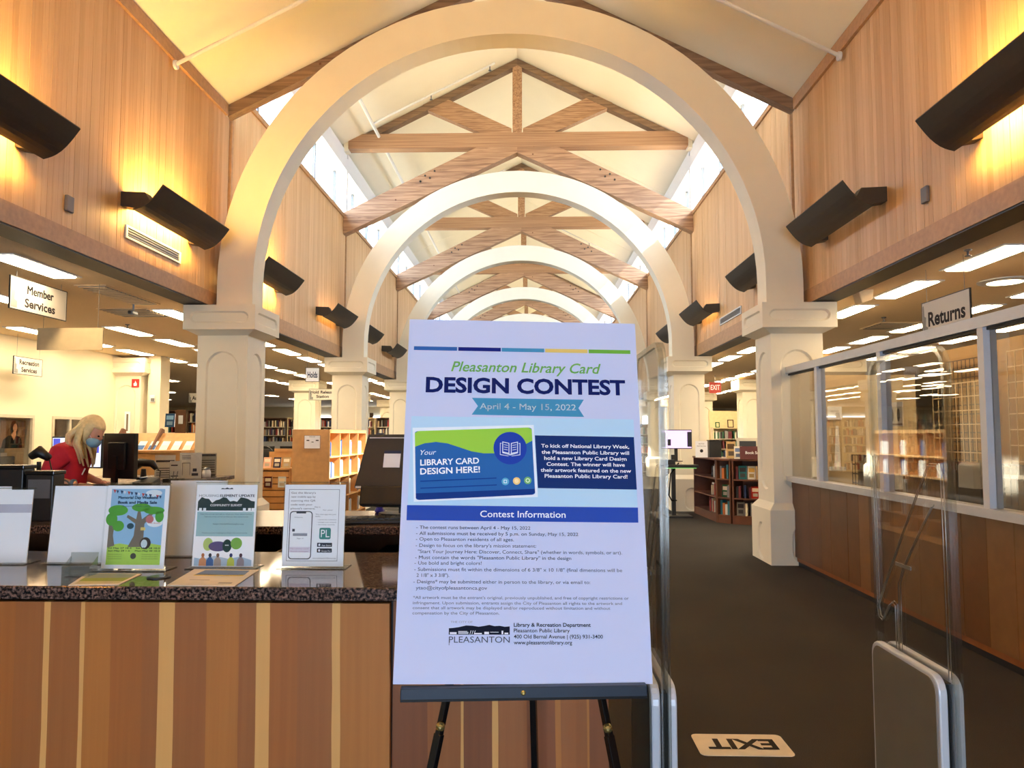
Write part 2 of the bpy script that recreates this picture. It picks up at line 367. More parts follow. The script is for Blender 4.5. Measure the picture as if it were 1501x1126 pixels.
# ------------------------------------------------------------------ arches and columns
def panelled(hx, hy, z0, z1, rec, name, m, parent, cx=0, cy=0, depth=.02, chamfer=0):
    """square block with a sunk round-ended panel (half width, low z, high z, horizontal?) on each side"""
    mb = MB()
    for k in range(4):
        R = Matrix.Rotation(k*math.pi/2, 4, 'Z'); h = hx if k % 2 == 0 else hy; d = hy if k % 2 == 0 else hx
        out = [(-h, z0), (h, z0), (h, z1), (-h, z1)]
        def place(p, q): return Matrix.Translation((cx, cy, 0)) @ R @ Vector((p[0], -d+q, p[1]))
        if rec:
            rw, r0, r1, horiz = rec
            rw = min(rw, h*.9)
            if horiz: r = (r1-r0)/2; L = [(rw-r+r*math.cos(t), (r0+r1)/2+r*math.sin(t)) for t in [math.pi*(i/8-.5) for i in range(9)]]+[(-rw+r+r*math.cos(t), (r0+r1)/2+r*math.sin(t)) for t in [math.pi*(i/8+.5) for i in range(9)]]
            else: r = rw; L = [(r*math.cos(t), r1-r+r*math.sin(t)) for t in [math.pi*i/10 for i in range(11)]]+[(r*math.cos(t), r0+r+r*math.sin(t)) for t in [math.pi*(1+i/10) for i in range(11)]]
            tris = tessellate_polygon([[Vector((p[0], p[1], 0)) for p in out], [Vector((p[0], p[1], 0)) for p in L]])
            allp = out+L; mb.add([place(p, 0) for p in allp], tris)
            n_ = len(L)
            cxm = sum(p[0] for p in L)/n_; czm = sum(p[1] for p in L)/n_
            L2 = [(p[0]-(.018 if p[0] > cxm else -.018), p[1]-(.018 if p[1] > czm else -.018)) for p in L]
            mb.add([place(p, 0) for p in L]+[place(p, depth) for p in L2], [(i, (i+1) % n_, n_+(i+1) % n_, n_+i) for i in range(n_)]+[tuple(range(n_, 2*n_))])
        else: mb.add([place(p, 0) for p in out], [(0, 1, 2, 3)])
    mb.add([(cx-hx, cy-hy, z1), (cx+hx, cy-hy, z1), (cx+hx, cy+hy, z1), (cx-hx, cy+hy, z1), (cx-hx, cy-hy, z0), (cx+hx, cy-hy, z0), (cx+hx, cy+hy, z0), (cx-hx, cy+hy, z0)], [(0, 1, 2, 3), (7, 6, 5, 4)])
    return mb.build(name, m, parent)
def frustum(mb, h0, z0, h1, z1):
    vs = [(a*h0, b*h0, z0) for a, b in ((-1, -1), (1, -1), (1, 1), (-1, 1))]+[(a*h1, b*h1, z1) for a, b in ((-1, -1), (1, -1), (1, 1), (-1, 1))]
    return mb.add(vs, [(3, 2, 1, 0), (4, 5, 6, 7), (0, 1, 5, 4), (1, 2, 6, 5), (2, 3, 7, 6), (3, 0, 4, 7)])
def column(x, y, label, group, cap=True, ztop=3.10):
    t = thing('column', label, 'column', (x, y, 0), group=group)
    panelled(.38, .38, 0, .64, (.13, .015, .47, False), 'base', CREAM, t)
    frustum(MB(), .38, .64, .312, .72).build('base_slope', CREAM, t)
    panelled(.31, .31, .72, 2.80, (.20, .86, 2.55, False), 'shaft', CREAM, t)
    frustum(MB(), .31, 2.74, .42, 2.80).build('neck_mould', CREAM, t)
    panelled(.44, .44, 2.80, ztop, (.36, 2.88, ztop-.08, True), 'capital', CREAM, t)
    return t
def arch(y, label, group='white arches over the nave'):
    t = thing('arch', label, 'arch', (XC, y, 0), group=group)
    Ro, Ri, zc, hd = 3.62, 3.17, 3.41, .18
    N = 48; P = [(Ro, 3.10), (Ro, zc)]+[(Ro*math.cos(math.pi*i/N), zc+Ro*math.sin(math.pi*i/N)) for i in range(1, N)]+[(-Ro, zc), (-Ro, 3.10)]
    Q = [(Ri, 3.10), (Ri, zc)]+[(Ri*math.cos(math.pi*i/N), zc+Ri*math.sin(math.pi*i/N)) for i in range(1, N)]+[(-Ri, zc), (-Ri, 3.10)]
    m = MB(); k = len(P)
    vs = [(p[0], -hd, p[1]) for p in P]+[(p[0], -hd, p[1]) for p in Q]+[(p[0], hd, p[1]) for p in P]+[(p[0], hd, p[1]) for p in Q]
    fs = []
    for i in range(k-1):
        fs += [(i, i+1, k+i+1, k+i), (2*k+i+1, 2*k+i, 3*k+i, 3*k+i+1), (i+1, i, 2*k+i, 2*k+i+1), (k+i, k+i+1, 3*k+i+1, 3*k+i)]
    fs += [(0, k, 3*k, 2*k), (k-1, 3*k-1, 4*k-1, 2*k-1)]
    m.add(vs, fs).build('arch_ring', CREAM, t)
    return t
for i, y in enumerate(COLY):
    arch(y-.01, ['big cream arch nearest the entrance, spanning the whole nave', 'second white arch, behind the nearest one, its top crossing the first truss', 'third white arch down the nave', 'fourth white arch down the nave, seen just above the poster', 'farthest white arch, only its crown seen above the poster'][i])
    column(XC-3.48, y, 'cream column with square capital on the left of the %s arch' % ORD[i], 'cream columns under the arches')
    column(XC+3.48, y, 'cream column with square capital on the right of the %s arch' % ORD[i], 'cream columns under the arches')
for i, y in enumerate(COLY[1:]):
    if i > 0: column(-6.62, y+.25, '%s cream column out in the left aisle among the shelves' % ORD[i-1], 'aisle columns')
    column(6.35, y+.25, '%s cream column out in the right aisle' % ORD[i], 'aisle columns')

# ------------------------------------------------------------------ trusses
def truss(y, label):
    t = thing('roof_truss', label, 'roof truss', (XC, y, 0), group='timber trusses under the nave roof')
    hy = .10; top = lambda x: 9.55-abs(x)*.5
    for s in (-1, 1):
        MB().prism([(s*3.4, top(3.4)), (s*3.4, top(3.4)-.15), (0, top(0)-.15), (0, top(0))], 'y', -hy, hy).build('top_chord', BEAMD, t)
        MB().prism([(s*3.68, 5.76), (s*3.68, 6.22), (s*.83, 7.62), (s*.0, 7.62), (0, 7.49)], 'y', -hy-.02, hy+.02).build('lower_strut', BEAM, t)
        MB().prism([(s*.12, 7.93), (s*.78, 7.93), (s*2.04, 8.50), (s*2.0, 8.60), (s*1.62, 8.74), (s*.12, 8.02)], 'y', -hy+.01, hy-.01).build('upper_strut', BEAM, t)
        B('end_block', CREAM, t, min(s*3.60, s*3.70), max(s*3.60, s*3.70), -hy, hy, 7.56, 7.94)
        m = MB()
        for bxx, bz in ((1.95, 7.0), (2.05, 6.88), (1.75, 7.10), (1.85, 6.95)):
            m.lathe([(.022, 0), (.022, .012)], n=8, M=Matrix.Translation((s*bxx, -hy-.02, bz)) @ Matrix.Rotation(math.pi/2, 4, 'X'))
        m.build('bolt_heads', DARK, t)
    B('tie_beam', BEAM, t, -3.60, 3.60, -hy-.03, hy+.03, 7.60, 7.92, bevel=.01)
    B('king_post', BEAM, t, -.10, .10, -hy+.005, hy-.005, 7.90, 9.42)
    return t
TY = [15.78+6.25*k for k in range(5)]
TL = ['nearest full timber truss, high above the second arch', 'second timber truss, seen through the second arch', 'third timber truss, seen through the third arch', 'fourth timber truss, seen through the fourth arch', 'farthest timber truss down the nave']
for y, l in zip(TY, TL): truss(y, l)
# rafter pair closing the low front ceiling
t = thing('rafter_pair', 'dark timber rafters at the edge of the front ceiling, behind the nearest arch', 'rafter', (XC, 9.645, 0))
for s in (-1, 1):
    MB().prism([(s*3.68, 5.88), (s*3.68, 5.69), (0, 5.69+3.68*.5), (0, 5.88+3.68*.5)], 'y', -.07, .07).build('rafter', BEAMD, t)

# ------------------------------------------------------------------ sprinkler pipes
def slope_pipe(y, z_eave, off, label, r=.022):
    t = thing('sprinkler_pipe', label, 'pipe', (XC, y, 0))
    z = lambda x: z_eave+(HW-abs(x))*.5-off
    MB().tube([(-HW+.03, 0, z(HW)), (-.1, 0, z(.1)), (.1, 0, z(.1)), (HW-.03, 0, z(HW))], r, 8).build('pipe', WHITE, t, smooth=True)
    for s in (-1, 1): MB().lathe([(.05, 0), (.05, .03)], n=12, M=Matrix.Translation((s*(HW-.03), 0, z(HW))) @ Matrix.Rotation(-s*math.pi/2, 4, 'Y')).build('wall_flange', WHITE, t)
    return t
slope_pipe(8.06, ZE, .21, 'white sprinkler pipe crossing the front ceiling from wall to wall')
t = thing('sprinkler_pipe', 'long white sprinkler main running down the left slope of the nave ceiling', 'pipe', (-3.25, 0, 7.86))
MB().tube([(0, 9.8, 0), (0, 46, 0)], .035, 8).build('pipe', WHITE, t, smooth=True)
for y in (15.0, 21.25, 27.5, 33.7):
    MB().tube([(0, y, 0), (2.5, y, 1.25)], .022, 6).build('branch_pipe', WHITE, t, smooth=True)
    h = MB()
    for d in (1.2, 2.4): h.lathe([(.012, 0), (.012, -.08), (.03, -.1), (.03, -.11)], c=(d, y, d*.5), n=8)
    h.build('sprinkler_heads', STEEL, t)
for y in (13.6, 19.9, 26.1):
    t = thing('sprinkler_pipe', 'thin white branch pipe on the right ceiling slope behind the %s arch' % ORD[int((y-7)/6.25)], 'pipe', (.5, y, 8.9))
    MB().tube([(0, 0, .06), (2.4, 0, -1.14)], .018, 6).build('pipe', WHITE, t, smooth=True)
    MB().lathe([(.012, 0), (.012, -.08), (.03, -.1)], c=(1.5, 0, -.69), n=8).build('sprinkler_head', STEEL, t)

# ------------------------------------------------------------------ wall sconces
def sconce_mesh(parent, L, s, lit):
    """s = +1: wall on the +X side. local origin at the wall face, z at lamp height"""
    N = 8; sec = []
    for i in range(N+1):
        u = i/N; x = .14+.29*u; z = -.10+.24*u-.055*math.sin(math.pi*u)
        sec.append((x, z))
    th = .012; inner = [(x-.006, z+th) for x, z in sec]
    poly = [(-s*x, z) for x, z in sec]+[(-s*x, z) for x, z in inner[::-1]]
    MB().prism(poly, 'y', 0, L).build('shade', DARK, parent, smooth=False)
    for y in (.02, L-.14):
        MB().prism([(0, -.05), (-s*.16, -.08), (-s*.30, -.02), (-s*.24, .08), (0, .09)], 'y', y, y+.12).build('bracket', DARK, parent)
    B('lamp', emit_lamp if lit == 1 else (emit_dim if lit == 2 else LGREY), parent, min(-s*.17, -s*.22), max(-s*.17, -s*.22), .15, L-.15, .02, .05)
emit_lamp = emit('warm_tube', (255, 200, 104), 130)
emit_dim = emit('weak_warm_tube', (255, 190, 100), 7)
sc_l = [(1.20, 1, 'added curved sconce on the left wall over the entrance, unseen, warming the front ceiling'), (-2.2, 1, 'added curved sconce on the left wall by the entrance doors, unseen, warming the front ceiling'), (4.15, 1, 'dark curved wall sconce cut by the left edge of the picture, glowing on boards'), (7.10, 1, 'dark curved lit sconce above the grille on the left board wall'),  # first two entries: unseen lamps added to warm the front ceiling and arch
        (10.06, 1, 'dark sconce just behind the left leg of the nearest arch'), (13.75, 2, 'dark sconce on left wall before the second arch'),
        (16.5, 0, 'small sconce on left wall seen inside the second arch'), (19.9, 0, 'tiny sconce on left wall before the third arch, beside the poster')]
sc_r = [(1.20, 1, 'added curved sconce on the right wall over the entrance, unseen, warming the front ceiling'), (-2.2, 1, 'added curved sconce on the right wall by the entrance doors, unseen, warming the front ceiling'), (4.17, 1, 'dark curved lit sconce cut by the right edge of the picture'), (7.15, 0, 'dark unlit sconce beside the right leg of the nearest arch'),  # first two entries again added out of view for their warm light
        (9.95, 0, 'dark sconce just behind the right leg of the nearest arch'), (13.6, 2, 'dark sconce on right wall before the second arch'),
        (16.5, 0, 'small sconce on right wall behind the second arch leg')]
for side, lst in ((-1, sc_l), (1, sc_r)):
    for y, lit, lab in lst:
        t = thing('wall_sconce', lab, 'wall lamp', (XC+side*HW, y, 3.80), group='curved sconces on the board walls')
        sconce_mesh(t, 1.6, side, lit)

# ------------------------------------------------------------------ small wall fittings
def sensor(side, y, z, lab):
    t = thing('wall_sensor', lab, 'sensor', (XC+side*HW, y, z)); x = -side*.03
    B('housing', mat('sensor_grey', (96, 92, 96), .5), t, min(0, x), max(0, x), -.05, .05, -.07, .07, bevel=.008)
sensor(-1, 6.30, 3.51, 'small grey square box on the left board wall'); sensor(1, 6.46, 3.58, 'small grey square box on the right board wall')
def grille(side, y0, y1, z, lab):
    t = thing('air_grille', lab, 'air vent', (XC+side*HW, y0, z)); L = y1-y0
    def bx(n, m, d, a, b, c, e): xs = sorted((-side*.0, -side*d)); B(n, m, t, xs[0], xs[1], a, b, c, e)
    bx('backing', BLACK, .004, 0, L, -.06, .06)
    bx('frame', WHITE, .02, 0, L, .045, .065); bx('frame', WHITE, .02, 0, L, -.065, -.045); bx('frame', WHITE, .02, 0, .03, -.045, .045); bx('frame', WHITE, .02, L-.03, L, -.045, .045)
    for k in range(3): bx('louvre', STEEL, .012, .03, L-.03, -.03+k*.026, -.02+k*.026)
grille(-1, 7.21, 8.37, 3.525, 'long white framed air grille low on the left board wall under a sconce')
grille(1, 12.2, 13.57, 3.54, 'long air grille on the right board wall behind the nearest column')

# ------------------------------------------------------------------ aisle ceiling lights
def troffer_proto(m):
    t = bpy.data.objects.new('ceiling_light', None); COL.objects.link(t)
    MB().prism([(-.13, 0), (-.11, -.022), (.11, -.022), (.13, 0)], 'y', .04, 1.0).build('diffuser', m, t)
    f = MB(); f.box(-.16, -.13, 0, 1.04, -.012, 0); f.box(.13, .16, 0, 1.04, -.012, 0); f.box(-.13, .13, 0, .04, -.012, 0); f.box(-.13, .13, 1.0, 1.04, -.012, 0)
    f.build('frame', WHITE, t); return t
TP = troffer_proto(TROFF); used = False
skip = {(-4.82, 1), (-7.85, 1), (-6.33, 0)}
rows_l = [-4.82, -6.33, -7.85, -10.9, -13.9, -17]; rows_r = [4.2, 5.78, 7.35, 10.2, 13.2, 16.2]
for side, rows in (('left', rows_l), ('right', rows_r)):
    for ri, x in enumerate(rows):
        for k in range(20):
            y = (6.6 if side == 'left' else 6.5)+1.52*k
            if (x, k) in skip: continue
            if ri >= 3 and k % 2: continue
            if side == 'left' and ri >= 3 and y < 16.5: continue
            if abs(x) > 6 and abs(x) < 7 and any(abs(y+.55-cy-.25) < .9 for cy in COLY): continue
            loc = (x, y, 3.16)
            if not used: o = TP; used = True; o.location = loc
            else: o = copy_tree(TP, loc)
            tag(o, 'lit strip light, %s in the %s row from the nave in the %s aisle ceiling' % (ORD[k], ORD[ri], side), 'ceiling light', 'strip lights in the %s aisle ceiling' % side)
def ceil_vent(x, y, sx, sy, lab, dark=False):
    t = thing('ceiling_vent', lab, 'air vent', (x, y, 3.16))
    B('frame', TILE, t, -sx/2-.03, sx/2+.03, -sy/2-.03, sy/2+.03, -.012, 0)
    B('backing', BLACK if dark else STEEL, t, -sx/2, sx/2, -sy/2, sy/2, -.016, -.012)
    for k in range(int(sy/.09)): B('louvre', TILE, t, -sx/2, sx/2, -sy/2+k*.09+.01, -sy/2+k*.09+(.05 if not dark else .02), -.024, -.016)
ceil_vent(-4.82, 8.65, .3, 1.15, 'long louvred air vent in left aisle ceiling beside the Member Services sign')
ceil_vent(-5.3, 9.9, .62, .62, 'dark square air vent in the left aisle ceiling', True)
ceil_vent(-7.9, 8.6, .6, .6, 'square air vent in left ceiling at the picture edge', True)
ceil_vent(5.4, 11.4, .62, .62, 'dark square air vent in the right aisle ceiling', True)
t = thing('round_downlight', 'round flush downlight in the right ceiling above the Returns sign', 'ceiling light', (5.03, 8.1, 3.16))
MB().lathe([(.26, 0), (.26, -.012), (.17, -.02), (.17, -.01)], n=28).build('trim_ring', WHITE, t); MB().lathe([(.17, -.012), (.17, -.016)], n=28).build('lens', TROFN, t)
for x, y, lab in ((-4.9, 8.0, 'small camera hanging from the left ceiling above the dark vent'),):
    t = thing('security_camera', lab, 'camera', (x-.05, y+1.2, 3.16))
    MB().tube([(0, 0, 0), (0, 0, -.1)], .012, 8).build('stem', STEEL, t); B('camera_body', STEEL, t, -.03, .03, -.08, .06, -.15, -.1, bevel=.01)
    MB().tube([(0, -.08, -.125), (0, -.1, -.125)], .018, 10).build('lens', BLACK, t)
for x, y, lab in ((3.85, 6.7, 'tiny sprinkler head near the Returns sign'), (4.9, 10.6, 'tiny sprinkler head in the right ceiling over the glass screen'), (-6.0, 11.0, 'tiny sprinkler head in the left ceiling behind the blank panel'), (-4.3, 11.2, 'tiny sprinkler head in the left ceiling near the nearest column')):
    t = thing('fire_sprinkler', lab, 'sprinkler', (x, y, 3.16)); MB().lathe([(.035, 0), (.03, -.012), (.01, -.015), (.01, -.05), (.028, -.055), (.028, -.06)], n=10).build('sprinkler_body', STEEL, t)
t = thing('ceiling_speaker_box', 'beige wedge box on the right ceiling next to the board wall', 'speaker', (3.75, 8.6, 3.16))
MB().prism([(-.09, 0), (.09, 0), (.07, -.12), (-.05, -.16)], 'y', -.09, .09).build('housing', TILE, t, bevel=.01)

# ------------------------------------------------------------------ hanging signs
INKD = ink(58, 54, 56); SIGNW = mat('sign_face', (226, 220, 206), .5, var=.01)
def sign(label, w, h, lines, loc, rot, wires=None, th=.012, face=SIGNW, deco=False, frame=BLACK, lm=INKD, bold=.03):
    t = thing('hanging_sign', label, 'sign', loc, rot)
    B('sign_board', face, t, -w/2, w/2, 0, th, 0, h)
    f = MB(); e = .008
    f.box(-w/2-e, w/2+e, -.002, th+.002, -e, 0); f.box(-w/2-e, w/2+e, -.002, th+.002, h, h+e); f.box(-w/2-e, -w/2, -.002, th+.002, 0, h); f.box(w/2, w/2+e, -.002, th+.002, 0, h)
    f.build('sign_frame', frame, t)
    for s_, x0, x1, y, hh in lines: text(s_, lm, t, x0, x1, y, hh, bold=bold, vertical=True, z=.001)
    if wires:
        for x in (-w*.4, w*.4): MB().tube([(x, th/2, h+e), (x, th/2, h+e+wires)], .002, 5).build('hanger_wire', STEEL, t)
    if deco:
        MB().prism([(-w/2+.01, .01), (-w/2+.01, h*.9), (-w/2+.03, h*.93), (-w/2+.04, h*.6), (-w/2+.07, h*.55), (-w/2+.06, h*.3), (-w/2+.1, h*.25), (-w/2+.1, .01)], 'y', -.0008, -.0004).build('sign_decoration', ink(150, 150, 146), t)
    return t
sign('white hanging sign reading Member Services at upper left', .88, .31, [('Member', -.20, .22, .175, .085), ('Services', -.23, .25, .04, .085)], (-5.05, 7.57, 2.76), math.pi/2, .06, deco=True)
t = thing('hanging_sign', 'blank beige panel hanging from the left ceiling below the vents', 'sign', (-4.99, 8.0, 2.44), 0)
B('sign_board', mat('blank_beige', (212, 186, 140), .7), t, -.36, .36, 0, .012, 0, .24)
for x in (-.3, .3): MB().tube([(x, .006, .24), (x, .006, .72)], .002, 5).build('hanger_wire', STEEL, t)
sign('small white sign reading Recreation Services before the left office wall', .70, .275, [('Recreation', -.22, .27, .16, .075), ('Services', -.17, .22, .04, .075)], (-8.3, 12.22, 2.51), math.pi/2, .36, deco=True)
sign('white hanging sign reading Returns above the glass screen at right', .82, .33, [('Returns', -.30, .34, .09, .135)], (3.9, 7.20, 2.50), -math.pi/2, .33, deco=True)
sign('small square hanging sign reading Holds between the two left columns', .24, .25, [('Holds', -.09, .09, .07, .11)], (-4.10, 14.0, 2.52), .15, .38, face=mat('sign_white', (226, 234, 248), .5), lm=ink(40, 60, 100))
sign('far hanging sign reading Hold Release Station left of the second column', .66, .27, [('Hold', -.29, -.09, .16, .07), ('Release', -.04, .29, .16, .07), ('Station', -.15, .17, .05, .07)], (-5.28, 18.9, 2.40), 0, .5, deco=True)
sign('small far hanging sign reading Audio between the left shelves and nearest column', .52, .3, [('Audio', -.16, .2, .09, .12)], (-10.75, 24, 2.55), 0, .4, deco=True)
sign('tall blue-white sign by the right second column, ending in the letters apostrophe s', .50, .42, [("Children's", -.22, .21, .25, .09), ('Services', -.22, .21, .09, .09)], (3.64, 20.5, 2.68), 0, .05, face=mat('sign_bluewhite', (214, 226, 246), .5), lm=ink(50, 70, 110), bold=.004)
def exit_sign(loc, lab, w=.3, h=.2, txt=None, c=(196, 40, 34)):
    t = thing('safety_sign', lab, 'sign', loc)
    B('sign_box', mat('safety_red', c, .5), t, -w/2, w/2, -.02, .02, 0, h)
    if txt: text(txt, PAPER, t, -w*.4, w*.4, h*.3, h*.45, bold=.02, vertical=True, z=.021)
    return t
exit_sign((-8.17, 15.37, 2.50), 'red fire sign on the engaged column at left of the office', .15, .17)
flat('flame_mark', PAPER, bpy.data.objects['safety_sign'], [(-.03, .03), (.03, .03), (.035, .07), (.0, .14), (-.01, .09), (-.035, .08)], z=.021, vertical=True)
t = exit_sign((5.05, 21, 3.02-.35), 'red exit sign hanging in the right aisle behind the second column', .32, .30, 'EXIT', (200, 70, 60))
MB().tube([(0, 0, .30), (0, 0, .49)], .008, 6).build('hanger_rod', STEEL, t)

# ------------------------------------------------------------------ recreation office wall, left
ws = struct('wall_office')
XO = -8.60
def oseg(y0, y1, z0, z1): B('wall_core', WALLW, ws, XO-.15, XO, y0, y1, z0, z1)
oseg(-6, 15.45, 1.86, 3.16); oseg(-6, 15.45, 0, .92); oseg(-6, 11.2, .92, 1.86); oseg(12.86, 13.36, .92, 1.86); oseg(14.50, 15.45, .92, 1.86)
B('wall_core', WALLW, ws, -11.5, XO-.15, 15.3, 15.45, 0, 3.16); B('wall_core', WALLW, ws, -11.5, -11.35, 10, 15.3, 0, 3.16); B('wall_core', mat('office_back', (170, 140, 100), .8), ws, -11.35, XO-.15, 10, 10.1, 0, 3.16)
B('wall_core', WALLW, ws, -7.98, -7.72, 15.50, 15.9, 0, 3.16); B('wall_core', WALLW, ws, -24, -8.7, 15.6, 15.75, 0, 3.16)
column(-8.37, 15.68, 'cream engaged column at the end of the left office wall', 'aisle columns')
OFFG = glass('office_glass', (.9, .88, .84), .8, .04)
for n_, (y0, y1, lab) in enumerate(((11.2, 12.86, 0), (13.36, 14.50, 1))):
    w = struct('window_%d' % (13+n_))
    fr = mat('office_window_frame', (206, 196, 172), .5)
    B('frame', fr, w, XO-.06, XO+.02, y0, y0+.05, .92, 1.86); B('frame', fr, w, XO-.06, XO+.02, y1-.05, y1, .92, 1.86)
    B('frame', fr, w, XO-.06, XO+.02, y0+.05, y1-.05, 1.81, 1.86); B('frame', fr, w, XO-.06, XO+.06, y0+.05, y1-.05, .90, .95)
    ym = y0+(y1-y0)*.47
    B('mullion', fr, w, XO-.05, XO+.01, ym-.03, ym+.03, .95, 1.81)
    B('pane', OFFG, w, XO-.025, XO-.02, y0+.05, ym-.03, .95, 1.81); B('pane', OFFG, w, XO-.03, XO-.025, ym+.03, y1-.05, .95, 1.81)
B('wall_core', mat('office_blind', (222, 200, 166), .8), ws, -9.35, -9.33, 13.2, 15, .3, 2.0)
# picture of a seated woman seen in the first office window
t = thing('framed_picture', 'picture of a long-haired person in a dark top in the first office window', 'picture', (XO-.10, 12.50, 1.30), math.pi/2)
B('picture_board', mat('picture_tan', (128, 92, 60), .6), t, -.30, .30, 0, .01, 0, .47)
v = dict(vertical=True)
flat('hair_print', ink(104, 66, 36), t, ell(.02, .34, .10, .12), z=.001, vertical=True); flat('hair_print', ink(104, 66, 36), t, ell(-.02, .26, .13, .10), z=.001, vertical=True)
flat('top_print', ink(24, 24, 26), t, [(-.28, 0), (.24, 0), (.2, .17), (.10, .21), (-.12, .21), (-.24, .14)], z=.0016, vertical=True)
flat('face_print', ink(206, 150, 118), t, ell(.04, .34, .052, .07), z=.002, vertical=True); flat('neck_print', ink(196, 142, 110), t, [(-.0, .28), (.06, .28), (.07, .22), (.02, .13), (-.04, .21)], z=.0022, vertical=True)
t = thing('office_desk', 'dark desk with papers behind the first office window', 'desk', (-9.2, 12.2, 0)); B('desk_top', BLACK, t, -.3, .3, -.6, .6, .96, 1.0); B('desk_body', SHELFW, t, -.25, .25, -.55, .55, 0, .96)
t = thing('office_printer', 'grey printer with white paper under the picture in the office window', 'printer', (-8.95, 12.65, 1.0)); B('printer_body', STEEL, t, -.1, .1, -.2, .15, 0, .16, bevel=.02); B('paper_sheet', PAPER, t, -.08, .02, -.1, .05, .16, .22)
t = thing('fire_extinguisher', 'red fire extinguisher on the wall behind the staff desk', 'fire extinguisher', (-8.0, 15.2, 1.0))
MB().lathe([(.0, 0), (.075, .01), (.08, .05), (.08, .36), (.05, .42), (.02, .44), (.02, .48)], n=16).build('cylinder_body', mat('extinguisher_red', (190, 30, 24), .3), t, smooth=True)
MB().tube([(0, 0, .46), (.06, -.05, .42), (.09, -.05, .2)], .012, 6).build('hose', BLACK, t); B('handle', BLACK, t, -.03, .06, -.012, .012, .47, .50); B('label_band', PAPER, t, -.05, .05, -.083, -.07, .14, .26)
t = thing('fire_alarm', 'small white alarm box on the pale panel beside the engaged column', 'alarm', (-7.86, 15.49, 2.2)); B('alarm_body', WHITE, t, -.05, .05, -.04, 0, 0, .14, bevel=.008); B('strobe_lens', STEEL, t, -.02, .05, -.055, -.04, .02, .08)
t = thing('wall_notice', 'narrow framed notice hanging on the engaged column', 'notice', (-8.3, 15.355, 1.55)); B('notice_sheet', PAPER, t, -.07, .05, -.006, 0, 0, .45); B('notice_print', ink(120, 112, 100), t, -.03, .01, -.008, -.006, .05, .40)

# ------------------------------------------------------------------ returns screen, right
XP = 3.08
w = struct('wall_returns')
B('wall_core', WALNUT, w, XP+.02, XP+.14, -2, 9.75, .05, .98)
ys = [9.70]; random.seed(3)
while ys[-1] > 3.2: ys.append(ys[-1]-random.choice((.22, .30, .34, .42, .26)))
WV = [mat('returns_veneer_%d' % i, c, .38, var=.10, scale=7) for i, c in enumerate(((92, 58, 26), (110, 72, 34), (122, 84, 44), (100, 64, 28)))]
for a, b in zip(ys[1:], ys[:-1]): B('panel', random.choice(WV), w, XP-random.choice((0, .002)), XP+.02, a+.002, b-.002, .10, .98)
B('kick_board', BLACK, w, XP+.03, XP+.05, 2, 9.75, 0, .10)
w = struct('window_15')
B('sill_rail', ALU, w, XP-.06, XP+.10, 2.0, 9.76, .975, 1.035); B('head_rail', ALU, w, XP-.04, XP+.06, 2.0, 9.76, 2.255, 2.335)
yv = [9.72, 8.20, 6.72, 5.20, 3.70, 2.2]
for y in yv:
    B('mullion', LGREY, w, XP-.035, XP+.055, y-.035, y+.035, 1.035, 2.255); 
for a, b in zip(yv[1:], yv[:-1]):
    B('pane', DGLASS, w, XP+.01, XP+.016, a+.035, b-.035, 1.035, 2.255)
    B('gasket', BLACK, w, XP-.01, XP+.03, a+.036, a+.056, 1.036, 2.254); B('gasket', BLACK, w, XP-.01, XP+.03, a+.056, b-.036, 2.235, 2.254)
# returns room behind the glass
w = struct('wall_returns_back'); TAN = mat('returns_room_board', (156, 122, 72), .8, var=.05, scale=4)
B('wall_core', TAN, w, 4.78, 4.88, 3.2, 8.9, 0, 2.5); B('wall_core', mat('returns_room_light', (206, 182, 140), .8), w, 3.72, 4.95, 9.9, 10.0, 0, 2.3)
def gridwall(x, y0, y1, z0, z1, rot, lab, m, cw=.115, ch=.145):
    t = thing('wire_grid_panel', lab, 'wire grid', (x, y0, z0), rot); L = y1-y0; H = z1-z0; mb = MB()
    nx = int(L/cw); nz = int(H/ch); mv = MB()
    for i in range(nx+1): mv.box(-.003, .003, i*cw-.0045, i*cw+.0045, 0, nz*ch)
    for i in range(nz+1): mb.box(-.005, .001, 0, nx*cw, i*ch-.0055, i*ch+.0055)
    stuff(mb.build('cross_wires', m, t)); stuff(mv.build('upright_wires', m, t)); return t
WIREL = mat('pale_wire', (236, 214, 170), .35, .3); WIRED = mat('dark_wire', (60, 48, 34), .5, .2)
gridwall(4.42, 5.3, 7.22, 1.14, 2.42, 0, 'pale wire grid on the tan wall, nearest behind the glass', WIREL)
gridwall(4.50, 7.7, 8.65, 1.2, 2.2, 0, 'pale wire grid further back behind the glass screen', WIREL)
gridwall(4.74, 7.9, 8.85, .95, 2.4, 0, 'dark wire grid near the far end of the returns room', WIRED, .08, .1)
gridwall(3.80, 4.8, 6.6, .85, 1.32, 0, 'dark wire basket side low behind the glass at the right edge', WIRED, .08, .11)
gridwall(3.80, 6.9, 9.2, .85, 1.34, 0, 'dark wire basket side low behind the middle panes', WIRED, .08, .11)
t = thing('returns_desk', 'brown returns desk with bins behind the glass screen', 'desk', (4.36, 7.4, 0)); B('desk_top', SHELFW, t, -.3, .4, -1.9, 2.1, .86, .90); B('desk_body', SHELFW, t, -.25, .35, -1.85, 2.05, 0, .86)
